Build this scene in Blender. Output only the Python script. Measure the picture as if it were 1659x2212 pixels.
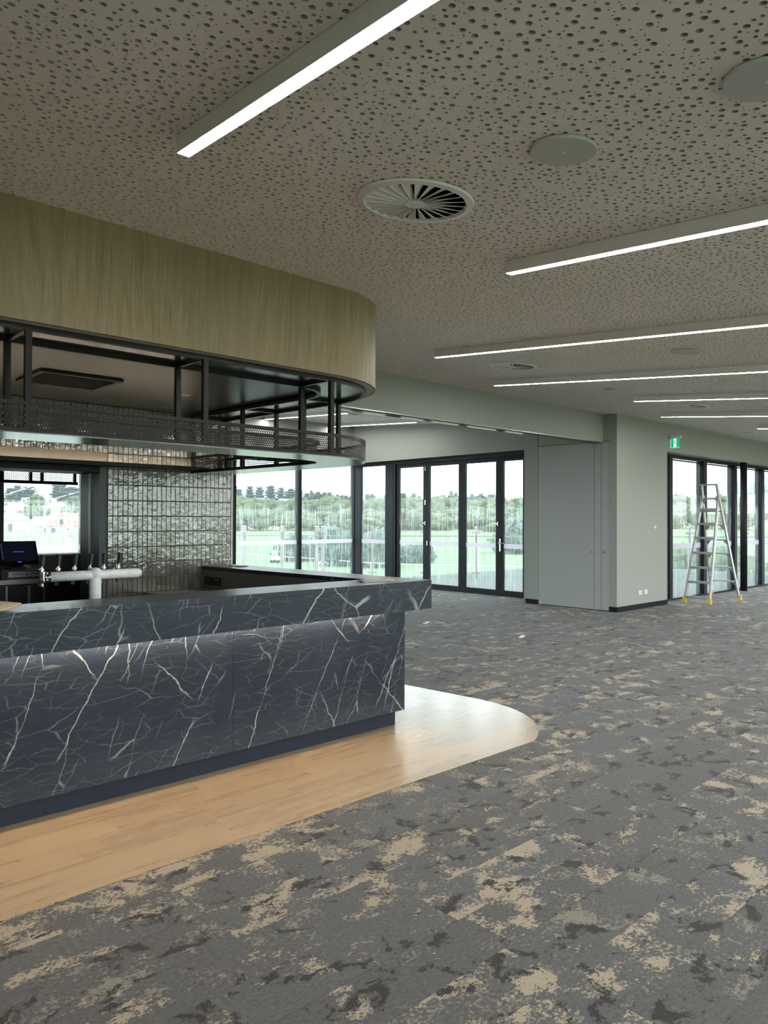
import bpy, bmesh, math, random
import numpy as np
from mathutils import Vector, Matrix
from mathutils.geometry import delaunay_2d_cdt

sc = bpy.context.scene
COL = sc.collection
for o in list(bpy.data.objects):
    bpy.data.objects.remove(o)
PI = math.pi
rnd = random.Random(7)

# ------------------------------------------------------------------ camera
CAM = bpy.data.cameras.new('camera'); cam = bpy.data.objects.new('camera', CAM); COL.objects.link(cam)
yaw, pit, rol = math.radians(43.135), math.radians(.537), math.radians(.186)
fwd = Vector((math.sin(yaw)*math.cos(pit), math.cos(yaw)*math.cos(pit), math.sin(pit)))
r0 = Vector((math.cos(yaw), -math.sin(yaw), 0)); u0 = r0.cross(fwd)
rt = r0*math.cos(rol) + u0*math.sin(rol); up = -r0*math.sin(rol) + u0*math.cos(rol)
cam.matrix_world = Matrix(((rt.x, up.x, -fwd.x, 0), (rt.y, up.y, -fwd.y, 0), (rt.z, up.z, -fwd.z, 1.5), (0, 0, 0, 1)))
CAM.sensor_fit = 'VERTICAL'; CAM.sensor_height = 36.0; CAM.lens = 1592/2212*36.0
CAM.clip_start = .05; CAM.clip_end = 6000
sc.camera = cam

# ------------------------------------------------------------------ world, exposure
SKY = 4.6            # overcast sky radiance
LED = 62.0           # ceiling light strips
sc.view_settings.view_transform = 'Standard'; sc.view_settings.look = 'None'
sc.view_settings.gamma = 1; sc.view_settings.use_curve_mapping = False
sc.view_settings.exposure = 0.36
W = bpy.data.worlds.new('overcast_sky'); sc.world = W; W.use_nodes = True
nt = W.node_tree; nt.nodes.clear()
wo = nt.nodes.new('ShaderNodeOutputWorld'); bg = nt.nodes.new('ShaderNodeBackground')
tc = nt.nodes.new('ShaderNodeTexCoord'); nz = nt.nodes.new('ShaderNodeTexNoise'); cr = nt.nodes.new('ShaderNodeValToRGB')
nz.inputs['Scale'].default_value = 2.2; nz.inputs['Detail'].default_value = 5
cr.color_ramp.elements[0].position = .3; cr.color_ramp.elements[0].color = (.80, .88, 1, 1)
cr.color_ramp.elements[1].position = .7; cr.color_ramp.elements[1].color = (.97, 1, 1, 1)
nt.links.new(tc.outputs['Generated'], nz.inputs['Vector']); nt.links.new(nz.outputs['Fac'], cr.inputs['Fac'])
nt.links.new(cr.outputs['Color'], bg.inputs['Color']); bg.inputs['Strength'].default_value = SKY
nt.links.new(bg.outputs['Background'], wo.inputs['Surface'])
sc.cycles.max_bounces = 8; sc.cycles.diffuse_bounces = 3; sc.cycles.glossy_bounces = 4
sc.cycles.transparent_max_bounces = 16; sc.cycles.transmission_bounces = 6
sc.cycles.caustics_reflective = False; sc.cycles.caustics_refractive = False
sc.cycles.sample_clamp_indirect = 5
sc.cycles.use_adaptive_sampling = True; sc.cycles.adaptive_threshold = .05

# ------------------------------------------------------------------ material helpers
class N:
    """small wrapper to write node trees tersely"""
    def __init__(s, name):
        s.m = bpy.data.materials.new(name); s.m.use_nodes = True
        s.t = s.m.node_tree; s.t.nodes.clear()
        s.out = s.t.nodes.new('ShaderNodeOutputMaterial')
    def n(s, kind, **kw):
        nd = s.t.nodes.new('ShaderNode'+kind)
        for k, v in kw.items():
            if k.startswith('_'): setattr(nd, k[1:], v)
        return nd
    def lk(s, a, b): s.t.links.new(a, b)
    def inp(s, nd, key, v):
        if v is None: return
        if hasattr(v, 'is_linked') or isinstance(v, bpy.types.NodeSocket): s.lk(v, nd.inputs[key])
        else: nd.inputs[key].default_value = v
    def math(s, op, a, b=None, c=None, clamp=False):
        nd = s.n('Math', _operation=op, _use_clamp=clamp)
        s.inp(nd, 0, a); s.inp(nd, 1, b); s.inp(nd, 2, c); return nd.outputs[0]
    def coord(s, which='Object'): return s.n('TexCoord').outputs[which]
    def attr(s, name):
        return s.n('Attribute', _attribute_name=name)
    def mapping(s, v, scale=(1, 1, 1), rot=(0, 0, 0), loc=(0, 0, 0)):
        nd = s.n('Mapping'); s.lk(v, nd.inputs['Vector'])
        nd.inputs['Scale'].default_value = scale; nd.inputs['Rotation'].default_value = rot; nd.inputs['Location'].default_value = loc
        return nd.outputs[0]
    def noise(s, v, scale, detail=4, rough=.5, dist=0, out='Fac'):
        nd = s.n('TexNoise'); s.lk(v, nd.inputs['Vector'])
        nd.inputs['Scale'].default_value = scale; nd.inputs['Detail'].default_value = detail
        nd.inputs['Roughness'].default_value = rough; nd.inputs['Distortion'].default_value = dist
        return nd.outputs[out]
    def ramp(s, f, stops, interp='LINEAR'):
        nd = s.n('ValToRGB'); s.lk(f, nd.inputs['Fac']); r = nd.color_ramp; r.interpolation = interp
        while len(r.elements) < len(stops): r.elements.new(.5)
        for e, (p, c) in zip(r.elements, stops):
            e.position = p; e.color = (*c, 1) if not isinstance(c, (int, float)) else (c, c, c, 1)
        return nd.outputs['Color']
    def mix(s, f, a, b, blend='MIX'):
        nd = s.n('Mix', _data_type='RGBA', _blend_type=blend)
        s.inp(nd, 0, f)
        for k, v in ((6, a), (7, b)):
            if isinstance(v, (tuple, list)): v = (*v[:3], 1)
            s.inp(nd, k, v)
        return nd.outputs[2]
    def step(s, v, a, b):
        nd = s.n('MapRange', _interpolation_type='SMOOTHSTEP'); s.inp(nd, 0, v)
        nd.inputs[1].default_value = a; nd.inputs[2].default_value = b; return nd.outputs[0]
    def bump(s, h, strength=.3, dist=.01):
        nd = s.n('Bump'); s.lk(h, nd.inputs['Height']); nd.inputs['Strength'].default_value = strength
        nd.inputs['Distance'].default_value = dist; return nd.outputs[0]
    def bsdf(s, color=(.5, .5, .5), rough=.5, metal=0., normal=None, spec=None, coat=None, coat_rough=.1, emit=None, estr=0, sheen=None):
        p = s.n('BsdfPrincipled')
        if isinstance(color, (tuple, list)): color = (*color[:3], 1)
        s.inp(p, 'Base Color', color); s.inp(p, 'Roughness', rough); s.inp(p, 'Metallic', metal)
        if normal is not None: s.lk(normal, p.inputs['Normal'])
        if spec is not None: s.inp(p, 'Specular IOR Level', spec)
        if coat is not None: s.inp(p, 'Coat Weight', coat); s.inp(p, 'Coat Roughness', coat_rough)
        if sheen is not None: s.inp(p, 'Sheen Weight', sheen)
        if emit is not None: s.inp(p, 'Emission Color', (*emit, 1)); s.inp(p, 'Emission Strength', estr)
        s.lk(p.outputs[0], s.out.inputs[0]); return s.m

def plain(name, color, rough=.5, metal=0., grain=.06, gscale=30., spec=None):
    """painted / plain surface with faint procedural unevenness"""
    s = N(name); v = s.coord('Object'); f = s.noise(v, gscale, 3)
    a = tuple(c*(1-grain) for c in color); b = tuple(min(1, c*(1+grain)) for c in color)
    return s.bsdf(s.ramp(f, [(.3, a), (.7, b)]), rough, metal, spec=spec)

def emitter(name, color, strength):
    s = N(name); e = s.n('Emission'); e.inputs[0].default_value = (*color, 1); e.inputs[1].default_value = strength
    s.lk(e.outputs[0], s.out.inputs[0]); return s.m

M = {}
M['wall'] = plain('painted_wall_grey_green', (.35, .365, .33), .6, grain=.02)
M['door_panel'] = plain('painted_panel_grey', (.41, .425, .425), .5, grain=.02)
M['white'] = plain('white_paint', (.84, .82, .79), .45, grain=.03)
M['ceil'] = plain('perforated_board_white', (.86, .805, .755), .75, grain=.02, gscale=3)
M['hole_wall'] = plain('darkened_hole_wall', (.56, .53, .49), .9, spec=.1)  # recess shade put into the colour of the ceiling hole walls
M['fleece'] = plain('acoustic_fleece', (.05, .048, .045), .95, spec=0.)
M['disc'] = plain('speaker_cover_grey', (.55, .55, .53), .6, grain=.02)
M['ventw'] = plain('vent_enamel', (.80, .80, .77), .4, grain=.02)
M['dark'] = plain('plenum_black', (.010, .010, .010), .9, spec=.05)
M['black'] = plain('black_powdercoat', (.012, .012, .014), .5, grain=.1, spec=.3)
M['navy'] = plain('navy_powdercoat_frame', (.008, .010, .016), .5, grain=.08, spec=.25)
M['jamb'] = plain('blue_grey_jamb', (.030, .038, .058), .35, grain=.08)
M['splash'] = plain('steel_splashback', (.22, .205, .19), .38, .35, grain=.06)
M['skirt'] = plain('dark_skirting', (.008, .010, .015), .65, spec=.2)
M['kick'] = plain('navy_kickboard', (.018, .024, .042), .6, grain=.08, spec=.3)
M['steel'] = plain('brushed_steel', (.42, .40, .38), .28, 1.0, grain=.08, gscale=60)
M['dsteel'] = plain('bronze_steel_panel', (.40, .36, .325), .42, 1.0, grain=.06, gscale=20)
M['chrome'] = plain('chrome', (.75, .75, .76), .12, 1.0)
M['alu'] = plain('ladder_aluminium', (.58, .56, .56), .42, .75, grain=.05, gscale=15)
M['yellow'] = plain('yellow_rubber_foot', (.75, .47, .05), .6)
M['redp'] = plain('red_rubber_foot', (.55, .10, .06), .6)
M['plastic'] = plain('black_plastic', (.012, .012, .013), .35)
M['frost'] = None
M['paper'] = plain('white_paper', (.8, .8, .79), .7)
M['beige'] = plain('beige_board', (.50, .42, .33), .6, grain=.15, gscale=12)
M['tan'] = plain('tan_cloth', (.46, .38, .27), .9, grain=.12, gscale=60)
M['under'] = plain('dark_brim_underside', (.05, .045, .04), .8)
M['concrete'] = plain('deck_concrete', (.33, .34, .36), .8, grain=.08, gscale=2)
M['band'] = None
M['rail'] = plain('rail_metal', (.33, .31, .30), .5, .3)
M['railpost'] = plain('balustrade_post', (.42, .40, .38), .5, .2)
M['slab'] = plain('subfloor', (.1, .1, .1), .9)
M['yel'] = plain('yellow_sticker', (.75, .75, .15), .6)

def m_gantry():
    s = N('gantry_black_metal'); v = s.coord('Object'); f = s.noise(v, 45, 4)
    return s.bsdf(s.ramp(f, [(.3, (.010, .010, .010)), (.7, (.017, .016, .016))]), s.ramp(s.noise(v, 8, 3), [(.3, .32), (.7, .40)]), spec=.22)
M['gantry'] = m_gantry()
M['gloss'] = N('satin_black_underside').bsdf((.05, .046, .044), .22, spec=.9)
M['shelf_u'] = plain('shelf_underside', (.10, .105, .10), .17, .9, grain=.05)
M['barceil'] = plain('bar_ceiling_dark', (.030, .028, .026), .34, grain=.03, spec=.5)

def m_oak():
    s = N('oak_veneer'); v = s.attr('uvm').outputs['Vector']
    warp = s.noise(s.mapping(v, (1.2, .35, 1)), 2.2, 3, out='Color')
    vv = s.n('VectorMath', _operation='MULTIPLY_ADD'); s.lk(warp, vv.inputs[0]); vv.inputs[1].default_value = (.16, .1, 0); s.lk(v, vv.inputs[2])
    w = vv.outputs[0]
    f1 = s.noise(s.mapping(w, (26, 1.3, 1)), 1.0, 7, .62, .3)
    f2 = s.noise(s.mapping(w, (150, 4, 1)), 1.0, 3, .6)
    f3 = s.noise(s.mapping(v, (3.2, .12, 1)), 1.0, 2)
    board = s.noise(s.mapping(v, (1.1, .02, 1)), 1.0, 1)
    c = s.ramp(f1, [(.28, (.19, .142, .074)), (.5, (.295, .232, .132)), (.75, (.39, .318, .195))])
    c = s.mix(.35, c, s.ramp(f2, [(.35, (.17, .13, .07)), (.65, (.42, .345, .215))]))
    c = s.mix(s.step(f3, .4, .7), c, s.mix(.5, c, (.22, .172, .095)))
    return s.bsdf(c, .55, normal=s.bump(f1, .06, .004))
M['oak'] = m_oak()

def m_plank():
    s = N('vinyl_oak_plank'); v = s.attr('pc').outputs['Vector']; tv = s.attr('tv').outputs['Fac']
    warp = s.noise(s.mapping(v, (.6, 3, 1)), 1.5, 2, out='Color')
    vv = s.n('VectorMath', _operation='MULTIPLY_ADD'); s.lk(warp, vv.inputs[0]); vv.inputs[1].default_value = (0, .06, 0); s.lk(v, vv.inputs[2])
    w = vv.outputs[0]
    f1 = s.noise(s.mapping(w, (1.0, 11, 1)), 1.0, 5, .55)
    f2 = s.noise(s.mapping(w, (5, 90, 1)), 1.0, 3, .5)
    c = s.ramp(f1, [(.22, (.330, .225, .120)), (.5, (.440, .315, .180)), (.80, (.520, .390, .240))])
    c = s.mix(.18, c, s.ramp(f2, [(.3, (.36, .24, .13)), (.7, (.58, .43, .26))]))
    c = s.mix(tv, c, s.mix(.5, c, (.285, .195, .115)))
    rg = s.ramp(f1, [(.3, .24), (.7, .34)])
    return s.bsdf(c, rg, spec=.5, coat=1.0, coat_rough=.26)
M['plank'] = m_plank()

def m_carpet():
    s = N('camouflage_carpet'); v = s.attr('pc').outputs['Vector']; tv = s.attr('tv').outputs['Fac']
    p = s.mapping(v, (1, 1.2, 1))
    warp = s.noise(p, 24, 3, .7, out='Color')
    vv = s.n('VectorMath', _operation='MULTIPLY_ADD'); s.lk(warp, vv.inputs[0]); vv.inputs[1].default_value = (.06, .06, 0); s.lk(p, vv.inputs[2])
    w = vv.outputs[0]
    t2 = s.math('SUBTRACT', s.math('FRACT', s.math('MULTIPLY', tv, 7.31)), .5)      # some planks carry more beige
    t3 = s.math('SUBTRACT', s.math('FRACT', s.math('MULTIPLY', tv, 23.7)), .5)
    a = s.noise(w, 4.6, 6, .62, .3)
    b = s.noise(s.mapping(w, (1, 1, 1), loc=(13.1, 4.7, 2)), 5.6, 5, .62, .7)
    c = s.noise(s.mapping(w, (1, 1, 1), loc=(3.1, 24.7, 9)), 4.0, 4, .7)
    fine = s.noise(v, 330, 1, .6); mid = s.noise(s.mapping(v, (.9, 1.1, 1)), 62, 4, .78)
    base = s.ramp(mid, [(.3, (.052, .054, .055)), (.5, (.088, .091, .093)), (.72, (.124, .128, .131))])
    base = s.mix(s.math('MULTIPLY', tv, .7), base, s.ramp(mid, [(.3, (.042, .039, .037)), (.7, (.096, .089, .083))]))
    ms = s.math('MULTIPLY', s.math('SUBTRACT', mid, .5), .72)
    base = s.mix(s.step(s.math('ADD', s.math('ADD', c, ms), s.math('MULTIPLY', t3, .10)), .575, .66), base, (.200, .184, .148))
    beige = s.ramp(fine, [(.25, (.25, .205, .152)), (.75, (.40, .330, .245))])
    spk = s.math('ADD', s.math('ADD', a, s.math('MULTIPLY', ms, .75)), s.math('MULTIPLY', t2, .15))
    col = s.mix(s.step(spk, .582, .612), base, beige)
    dk = s.math('ADD', s.math('ADD', b, s.math('MULTIPLY', ms, .45)), s.math('MULTIPLY', s.math('SUBTRACT', a, .5), .30))
    col = s.mix(s.step(dk, .590, .610), col, s.ramp(fine, [(.2, (.009, .008, .008)), (.8, (.028, .025, .023))]))
    col = s.mix(.5, col, s.mix(1.0, col, s.ramp(fine, [(.2, .45), (.8, 1.5)]), 'MULTIPLY'))
    return s.bsdf(col, .92, normal=s.bump(fine, .5, .004), spec=.25, sheen=.14)
M['carpet'] = m_carpet()

def m_marble():
    s = N('dark_marble_laminate'); g = s.n('NewGeometry').outputs['Position']
    v = s.mapping(g, (1, 1, 1))
    warp = s.noise(v, 1.7, 3, .6, out='Color')
    vv = s.n('VectorMath', _operation='MULTIPLY_ADD'); s.lk(warp, vv.inputs[0]); vv.inputs[1].default_value = (.10, .10, .10); s.lk(v, vv.inputs[2]); w = vv.outputs[0]
    warp2 = s.noise(v, 9, 3, .65, out='Color')
    v2 = s.n('VectorMath', _operation='MULTIPLY_ADD'); s.lk(warp2, v2.inputs[0]); v2.inputs[1].default_value = (.035, .035, .035); s.lk(w, v2.inputs[2]); w2 = v2.outputs[0]
    def ridge(vec, scale, width, detail=3, rough=.5):
        f = s.noise(vec, scale, detail, rough)
        r = s.math('ABSOLUTE', s.math('SUBTRACT', f, .5))
        return s.math('SUBTRACT', 1.0, s.step(r, 0, width))
    def vor(vec, width):
        nd = s.n('TexVoronoi', _feature='DISTANCE_TO_EDGE', _voronoi_dimensions='2D'); s.lk(vec, nd.inputs['Vector']); nd.inputs['Scale'].default_value = 1.0
        return s.math('SUBTRACT', 1.0, s.step(nd.outputs['Distance'], width*.25, width))
    sp = s.n('SeparateXYZ'); s.lk(w2, sp.inputs[0]); cb_ = s.n('CombineXYZ')      # unrolled sheet coordinates: along the bar, up
    s.lk(s.math('ADD', sp.outputs[0], sp.outputs[1]), cb_.inputs[0]); s.lk(s.math('ADD', sp.outputs[2], s.math('MULTIPLY', sp.outputs[1], .6)), cb_.inputs[1])
    def fam(deg, sx, sz, loc, src): return s.mapping(s.mapping(cb_.outputs[0], rot=(0, 0, math.radians(-deg))), (sx, sz, 1), loc=loc)
    patch = lambda loc, sc_, a_, b_: s.step(s.noise(s.mapping(v, loc=loc), sc_, 1), a_, b_)
    k1 = s.math('MULTIPLY', vor(fam(-25, 3.0, .40, (0, 0, 0), w2), .010), patch((0, 0, 0), 3.2, .44, .60))
    k2 = s.math('MULTIPLY', vor(fam(36, 1.7, .42, (3, 1, 7), w2), .008), patch((5, 5, 5), 2.6, .48, .64))
    k5 = s.math('MULTIPLY', vor(fam(-20, 8.0, 1.4, (8, 2, 1), w2), .018), patch((2, 9, 4), 4.2, .48, .64))
    k3 = s.math('MULTIPLY', vor(fam(5, 3.2, 13, (1, 4, 2), w2), .023), patch((9, 2, 1), 5.0, .38, .66))
    k4 = s.math('MULTIPLY', vor(fam(-9, 5.5, 24, (2, 8, 4), w2), .030), patch((1, 7, 3), 5.0, .36, .64))
    base = s.ramp(s.noise(w, 3.0, 4, .65), [(.3, (.011, .016, .028)), (.7, (.021, .028, .044))])
    c = s.mix(s.math('MULTIPLY', k4, .30), base, (.20, .23, .26))
    c = s.mix(s.math('MULTIPLY', k3, .42), c, (.26, .28, .30))
    c = s.mix(s.math('MULTIPLY', k5, .60), c, (.34, .35, .36))
    c = s.mix(s.math('MULTIPLY', k2, .65), c, (.48, .48, .47))
    c = s.mix(s.math('MULTIPLY', k1, .75), c, (.52, .51, .50))
    return s.bsdf(c, .34, spec=.4)
M['marble'] = m_marble()

def m_tile():
    s = N('glazed_handmade_tile'); g = s.n('NewGeometry').outputs['Position']; rv = s.n('ObjectInfo').outputs['Random']
    tv = s.attr('tv').outputs['Fac']
    k = s.math('FRACT', s.math('ADD', rv, tv))
    f = s.noise(g, 30, 3, .55)
    c = s.ramp(k, [(0, (.125, .121, .100)), (.35, (.165, .159, .132)), (.7, (.205, .195, .162)), (1, (.150, .152, .130))])
    c = s.mix(.45, c, s.mix(1.0, c, s.ramp(f, [(.3, .7), (.7, 1.2)]), 'MULTIPLY'))
    hgt = s.math('ADD', s.noise(g, 20, 2, .5), s.math('MULTIPLY', s.noise(g, 55, 2, .5), .3))
    m = s.bsdf(c, .05, normal=s.bump(hgt, .22, .012), spec=.9)
    [nd for nd in s.t.nodes if nd.type == 'BSDF_PRINCIPLED'][0].inputs['IOR'].default_value = 1.75
    return m
M['tile'] = m_tile()
M['grout'] = plain('grout', (.17, .165, .15), .85)

def m_frost():
    s = N('frosted_white_metal'); v = s.coord('Object'); f = s.noise(v, 40, 5, .6)
    return s.bsdf(s.ramp(f, [(.3, (.66, .67, .68)), (.7, (.88, .89, .90))]), .55, normal=s.bump(f, .25, .004))
M['frost'] = m_frost()

def m_glass(name, streak=.24, veil=.03, lo=.9, hi=1.75):
    s = N(name); g = s.n('NewGeometry').outputs['Position']
    tr = s.n('BsdfTransparent'); tr.inputs[0].default_value = (.90, .95, .93, 1)
    gl = s.n('BsdfGlossy'); gl.inputs['Roughness'].default_value = .02
    lw = s.n('LayerWeight'); lw.inputs[0].default_value = .5
    fr = s.math('ADD', s.math('MULTIPLY', s.math('POWER', lw.outputs['Facing'], 5.0), .9), .03)
    m1 = s.n('MixShader'); s.lk(fr, m1.inputs[0]); s.lk(tr.outputs[0], m1.inputs[1]); s.lk(gl.outputs[0], m1.inputs[2])
    tl = s.n('BsdfTranslucent'); tl.inputs[0].default_value = (.9, .92, .92, 1)
    # dried water runs down the panes
    st = s.noise(s.mapping(g, (1, 1, .035)), 26, 4, .7)
    st2 = s.noise(s.mapping(g, (1, 1, .02)), 80, 2, .7)
    sep = s.n('SeparateXYZ'); s.lk(g, sep.inputs[0])
    jit = s.math('MULTIPLY', s.math('SUBTRACT', s.noise(s.mapping(g, (1, 1, 0)), 9, 3), .5), .5)
    top = s.step(s.math('ADD', sep.outputs[2], jit), hi+.12, hi-.05)
    k = s.math('MULTIPLY', s.math('ADD', s.math('MULTIPLY', s.step(st, .50, .72), .7), s.step(st2, .56, .66)), top)
    fac = s.math('ADD', s.math('MULTIPLY', k, streak), veil, clamp=True)  # even pale veil mixed into the panes stands in for outdoor haze
    m2 = s.n('MixShader'); s.lk(fac, m2.inputs[0]); s.lk(m1.outputs[0], m2.inputs[1]); s.lk(tl.outputs[0], m2.inputs[2])
    s.lk(m2.outputs[0], s.out.inputs[0]); return s.m
M['glass'] = m_glass('window_glass_with_water_runs')
def m_band():
    s = N('frosted_film_band'); tr = s.n('BsdfTransparent'); tr.inputs[0].default_value = (.9, .88, .9, 1)
    tl = s.n('BsdfTranslucent'); tl.inputs[0].default_value = (.62, .58, .62, 1)
    f = s.math('ADD', s.math('MULTIPLY', s.noise(s.coord('Object'), 200, 1), .1), .55)
    m = s.n('MixShader'); s.lk(f, m.inputs[0]); s.lk(tr.outputs[0], m.inputs[1]); s.lk(tl.outputs[0], m.inputs[2]); s.lk(m.outputs[0], s.out.inputs[0]); return s.m
M['band'] = m_band()
def m_bglass():
    s = N('balustrade_glass'); tr = s.n('BsdfTransparent'); tr.inputs[0].default_value = (.82, .93, .90, 1)
    gl = s.n('BsdfGlossy'); gl.inputs['Roughness'].default_value = .03
    f = s.math('ADD', s.math('MULTIPLY', s.noise(s.coord('Object'), 3, 1), .04), .06)
    m = s.n('MixShader'); s.lk(f, m.inputs[0]); s.lk(tr.outputs[0], m.inputs[1]); s.lk(gl.outputs[0], m.inputs[2]); s.lk(m.outputs[0], s.out.inputs[0]); return s.m
M['bglass'] = m_bglass()

M['led'] = emitter('led_diffuser', (1, .985, .95), LED)
M['warm'] = emitter('warm_led_tape', (1, .80, .56), 26)
M['cooltape'] = emitter('white_led_tape', (1, .80, .58), 90)

def foliage(name, a, b):
    s = N(name); g = s.n('NewGeometry').outputs['Position']; rv = s.n('ObjectInfo').outputs['Random']
    f = s.noise(g, .35, 4, .6)
    c = s.mix(f, a, b); c = s.mix(s.math('MULTIPLY', rv, .5), c, tuple((x+y)/2*1.25 for x, y in zip(a, b)))
    return s.bsdf(c, .9, spec=.1)
M['leaf'] = foliage('hill_tree_foliage', (.040, .062, .045), (.115, .145, .070))
M['leaf2'] = foliage('near_tree_foliage', (.060, .090, .085), (.125, .16, .135))
M['pine'] = foliage('pine_foliage', (.045, .075, .085), (.085, .12, .125))
M['bark'] = plain('bark', (.09, .08, .075), .9, gscale=3)
def m_grass():
    s = N('mown_grass'); g = s.n('NewGeometry').outputs['Position']
    f = s.noise(g, .03, 5, .6); f2 = s.noise(g, .4, 4, .6)
    c = s.ramp(f, [(.3, (.17, .21, .11)), (.7, (.26, .29, .18))])
    return s.bsdf(s.mix(.3, c, s.ramp(f2, [(.3, (.14, .17, .10)), (.7, (.28, .31, .20))])), .95, spec=.1)
M['grass'] = m_grass()
M['hwall'] = plain('house_render', (.42, .42, .41), .8, gscale=1)
M['hroof'] = plain('grey_roof', (.20, .22, .25), .8, gscale=1)
M['rroof'] = plain('red_tile_roof', (.33, .15, .13), .8, gscale=1)
M['hwin'] = plain('house_window', (.06, .07, .09), .2)
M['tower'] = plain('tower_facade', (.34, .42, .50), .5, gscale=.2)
M['fencew'] = plain('white_field_rail', (.75, .76, .76), .6)

# ------------------------------------------------------------------ geometry helpers
WM = {}
def _wm(o): return WM.get(o.name, Matrix.Identity(4))

class B:
    def __init__(s): s.v = []; s.f = []; s.at = {}
    def add(s, vs, fs):
        k = len(s.v); s.v += [tuple(p) for p in vs]; s.f += [tuple(i+k for i in f) for f in fs]; return s
    def box(s, x0, x1, y0, y1, z0, z1):
        return s.add([(x0, y0, z0), (x1, y0, z0), (x1, y1, z0), (x0, y1, z0), (x0, y0, z1), (x1, y0, z1), (x1, y1, z1), (x0, y1, z1)],
                     [(0, 3, 2, 1), (4, 5, 6, 7), (0, 1, 5, 4), (1, 2, 6, 5), (2, 3, 7, 6), (3, 0, 4, 7)])
    def prism(s, poly, z0, z1):
        n = len(poly); a = sum(poly[i][0]*poly[(i+1) % n][1]-poly[(i+1) % n][0]*poly[i][1] for i in range(n))
        if a < 0: poly = poly[::-1]
        vs = [(x, y, z0) for x, y in poly]+[(x, y, z1) for x, y in poly]
        fs = [tuple(range(n-1, -1, -1)), tuple(range(n, 2*n))]+[(i, (i+1) % n, n+(i+1) % n, n+i) for i in range(n)]
        return s.add(vs, fs)
    def bar(s, p, q, w, h, upv=(0, 0, 1), r=0):
        """rectangular bar from p to q, w across, h along upv"""
        p, q = Vector(p), Vector(q); d = (q-p).normalized(); U = Vector(upv)
        if abs(d.dot(U)) > .99: U = Vector((0, 1, 0))
        a = d.cross(U).normalized(); b = a.cross(d)
        vs = [c+a*(sx*w/2)+b*(sy*h/2) for c in (p, q) for sx, sy in ((-1, -1), (1, -1), (1, 1), (-1, 1))]
        return s.add(vs, [(0, 1, 2, 3), (7, 6, 5, 4), (0, 4, 5, 1), (1, 5, 6, 2), (2, 6, 7, 3), (3, 7, 4, 0)])
    def cyl(s, p, q, ra, rb=None, n=16, caps=True):
        rb = ra if rb is None else rb
        p, q = Vector(p), Vector(q); d = (q-p).normalized()
        a = d.orthogonal().normalized(); b = d.cross(a)
        vs = [p+(a*math.cos(t)+b*math.sin(t))*ra for t in [2*PI*i/n for i in range(n)]]+[q+(a*math.cos(t)+b*math.sin(t))*rb for t in [2*PI*i/n for i in range(n)]]
        fs = [(i, (i+1) % n, n+(i+1) % n, n+i) for i in range(n)]
        if caps: fs += [tuple(range(n-1, -1, -1)), tuple(range(n, 2*n))]
        return s.add(vs, fs)
    def lathe(s, prof, n=32, c=(0, 0, 0), closed=False):
        k = len(prof); vs = []; fs = []
        for i in range(n):
            t = 2*PI*i/n
            vs += [(c[0]+r*math.cos(t), c[1]+r*math.sin(t), c[2]+z) for r, z in prof]
        for i in range(n):
            j = (i+1) % n
            for a in range(k if closed else k-1):
                b = (a+1) % k
                fs.append((i*k+a, j*k+a, j*k+b, i*k+b))
        return s.add(vs, fs)
    def tube(s, pts, r, n=10):
        for a, b in zip(pts[:-1], pts[1:]): s.cyl(a, b, r, n=n)
        return s
    def sphere(s, c, rx, ry=None, rz=None, nu=16, nv=10):
        ry = rx if ry is None else ry; rz = rx if rz is None else rz
        vs = [(c[0]+rx*math.sin(PI*j/nv)*math.cos(2*PI*i/nu), c[1]+ry*math.sin(PI*j/nv)*math.sin(2*PI*i/nu), c[2]+rz*math.cos(PI*j/nv)) for j in range(1, nv) for i in range(nu)]
        vs = [(c[0], c[1], c[2]+rz)]+vs+[(c[0], c[1], c[2]-rz)]; fs = []
        for i in range(nu): fs.append((0, 1+i, 1+(i+1) % nu))
        for j in range(nv-2):
            for i in range(nu):
                a = 1+j*nu; fs.append((a+i, a+nu+i, a+nu+(i+1) % nu, a+(i+1) % nu))
        l = len(vs)-1; a = 1+(nv-2)*nu
        for i in range(nu): fs.append((a+i, l, a+(i+1) % nu))
        return s.add(vs, fs)
    def sweep(s, path, prof):
        """sweep a closed (offset, z) profile along a plan path [(x,y,nx,ny)]"""
        k = len(prof); vs = []; fs = []
        for x, y, nx, ny in path: vs += [(x+nx*o, y+ny*o, z) for o, z in prof]
        n = len(path)
        for i in range(n-1):
            for a in range(k): b = (a+1) % k; fs.append((i*k+a, (i+1)*k+a, (i+1)*k+b, i*k+b))
        fs.append(tuple(range(k-1, -1, -1))); fs.append(tuple((n-1)*k+a for a in range(k)))
        return s.add(vs, fs)
    def build(s, name, mat, parent=None, smooth=False, local=False, kind=None, bevel=0, attrs=None):
        me = bpy.data.meshes.new(name)
        vs = s.v
        if parent is not None and not local:
            inv = _wm(parent).inverted(); vs = [inv @ Vector(p) for p in vs]
        me.from_pydata([tuple(p) for p in vs], [], s.f); me.update()
        for an, (ty, vals) in (attrs or {}).items():
            A = me.attributes.new(an, ty, 'POINT')
            A.data.foreach_set('vector' if ty == 'FLOAT_VECTOR' else 'value', np.array(vals, dtype=np.float32).ravel())
        if mat: me.materials.append(M[mat] if isinstance(mat, str) else mat)
        if smooth: me.polygons.foreach_set('use_smooth', [True]*len(me.polygons))
        o = link(name, me, parent)
        if kind: o['kind'] = kind
        if bevel:
            m = o.modifiers.new('edge', 'BEVEL'); m.width = bevel; m.segments = 2; m.limit_method = 'ANGLE'
        return o

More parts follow.
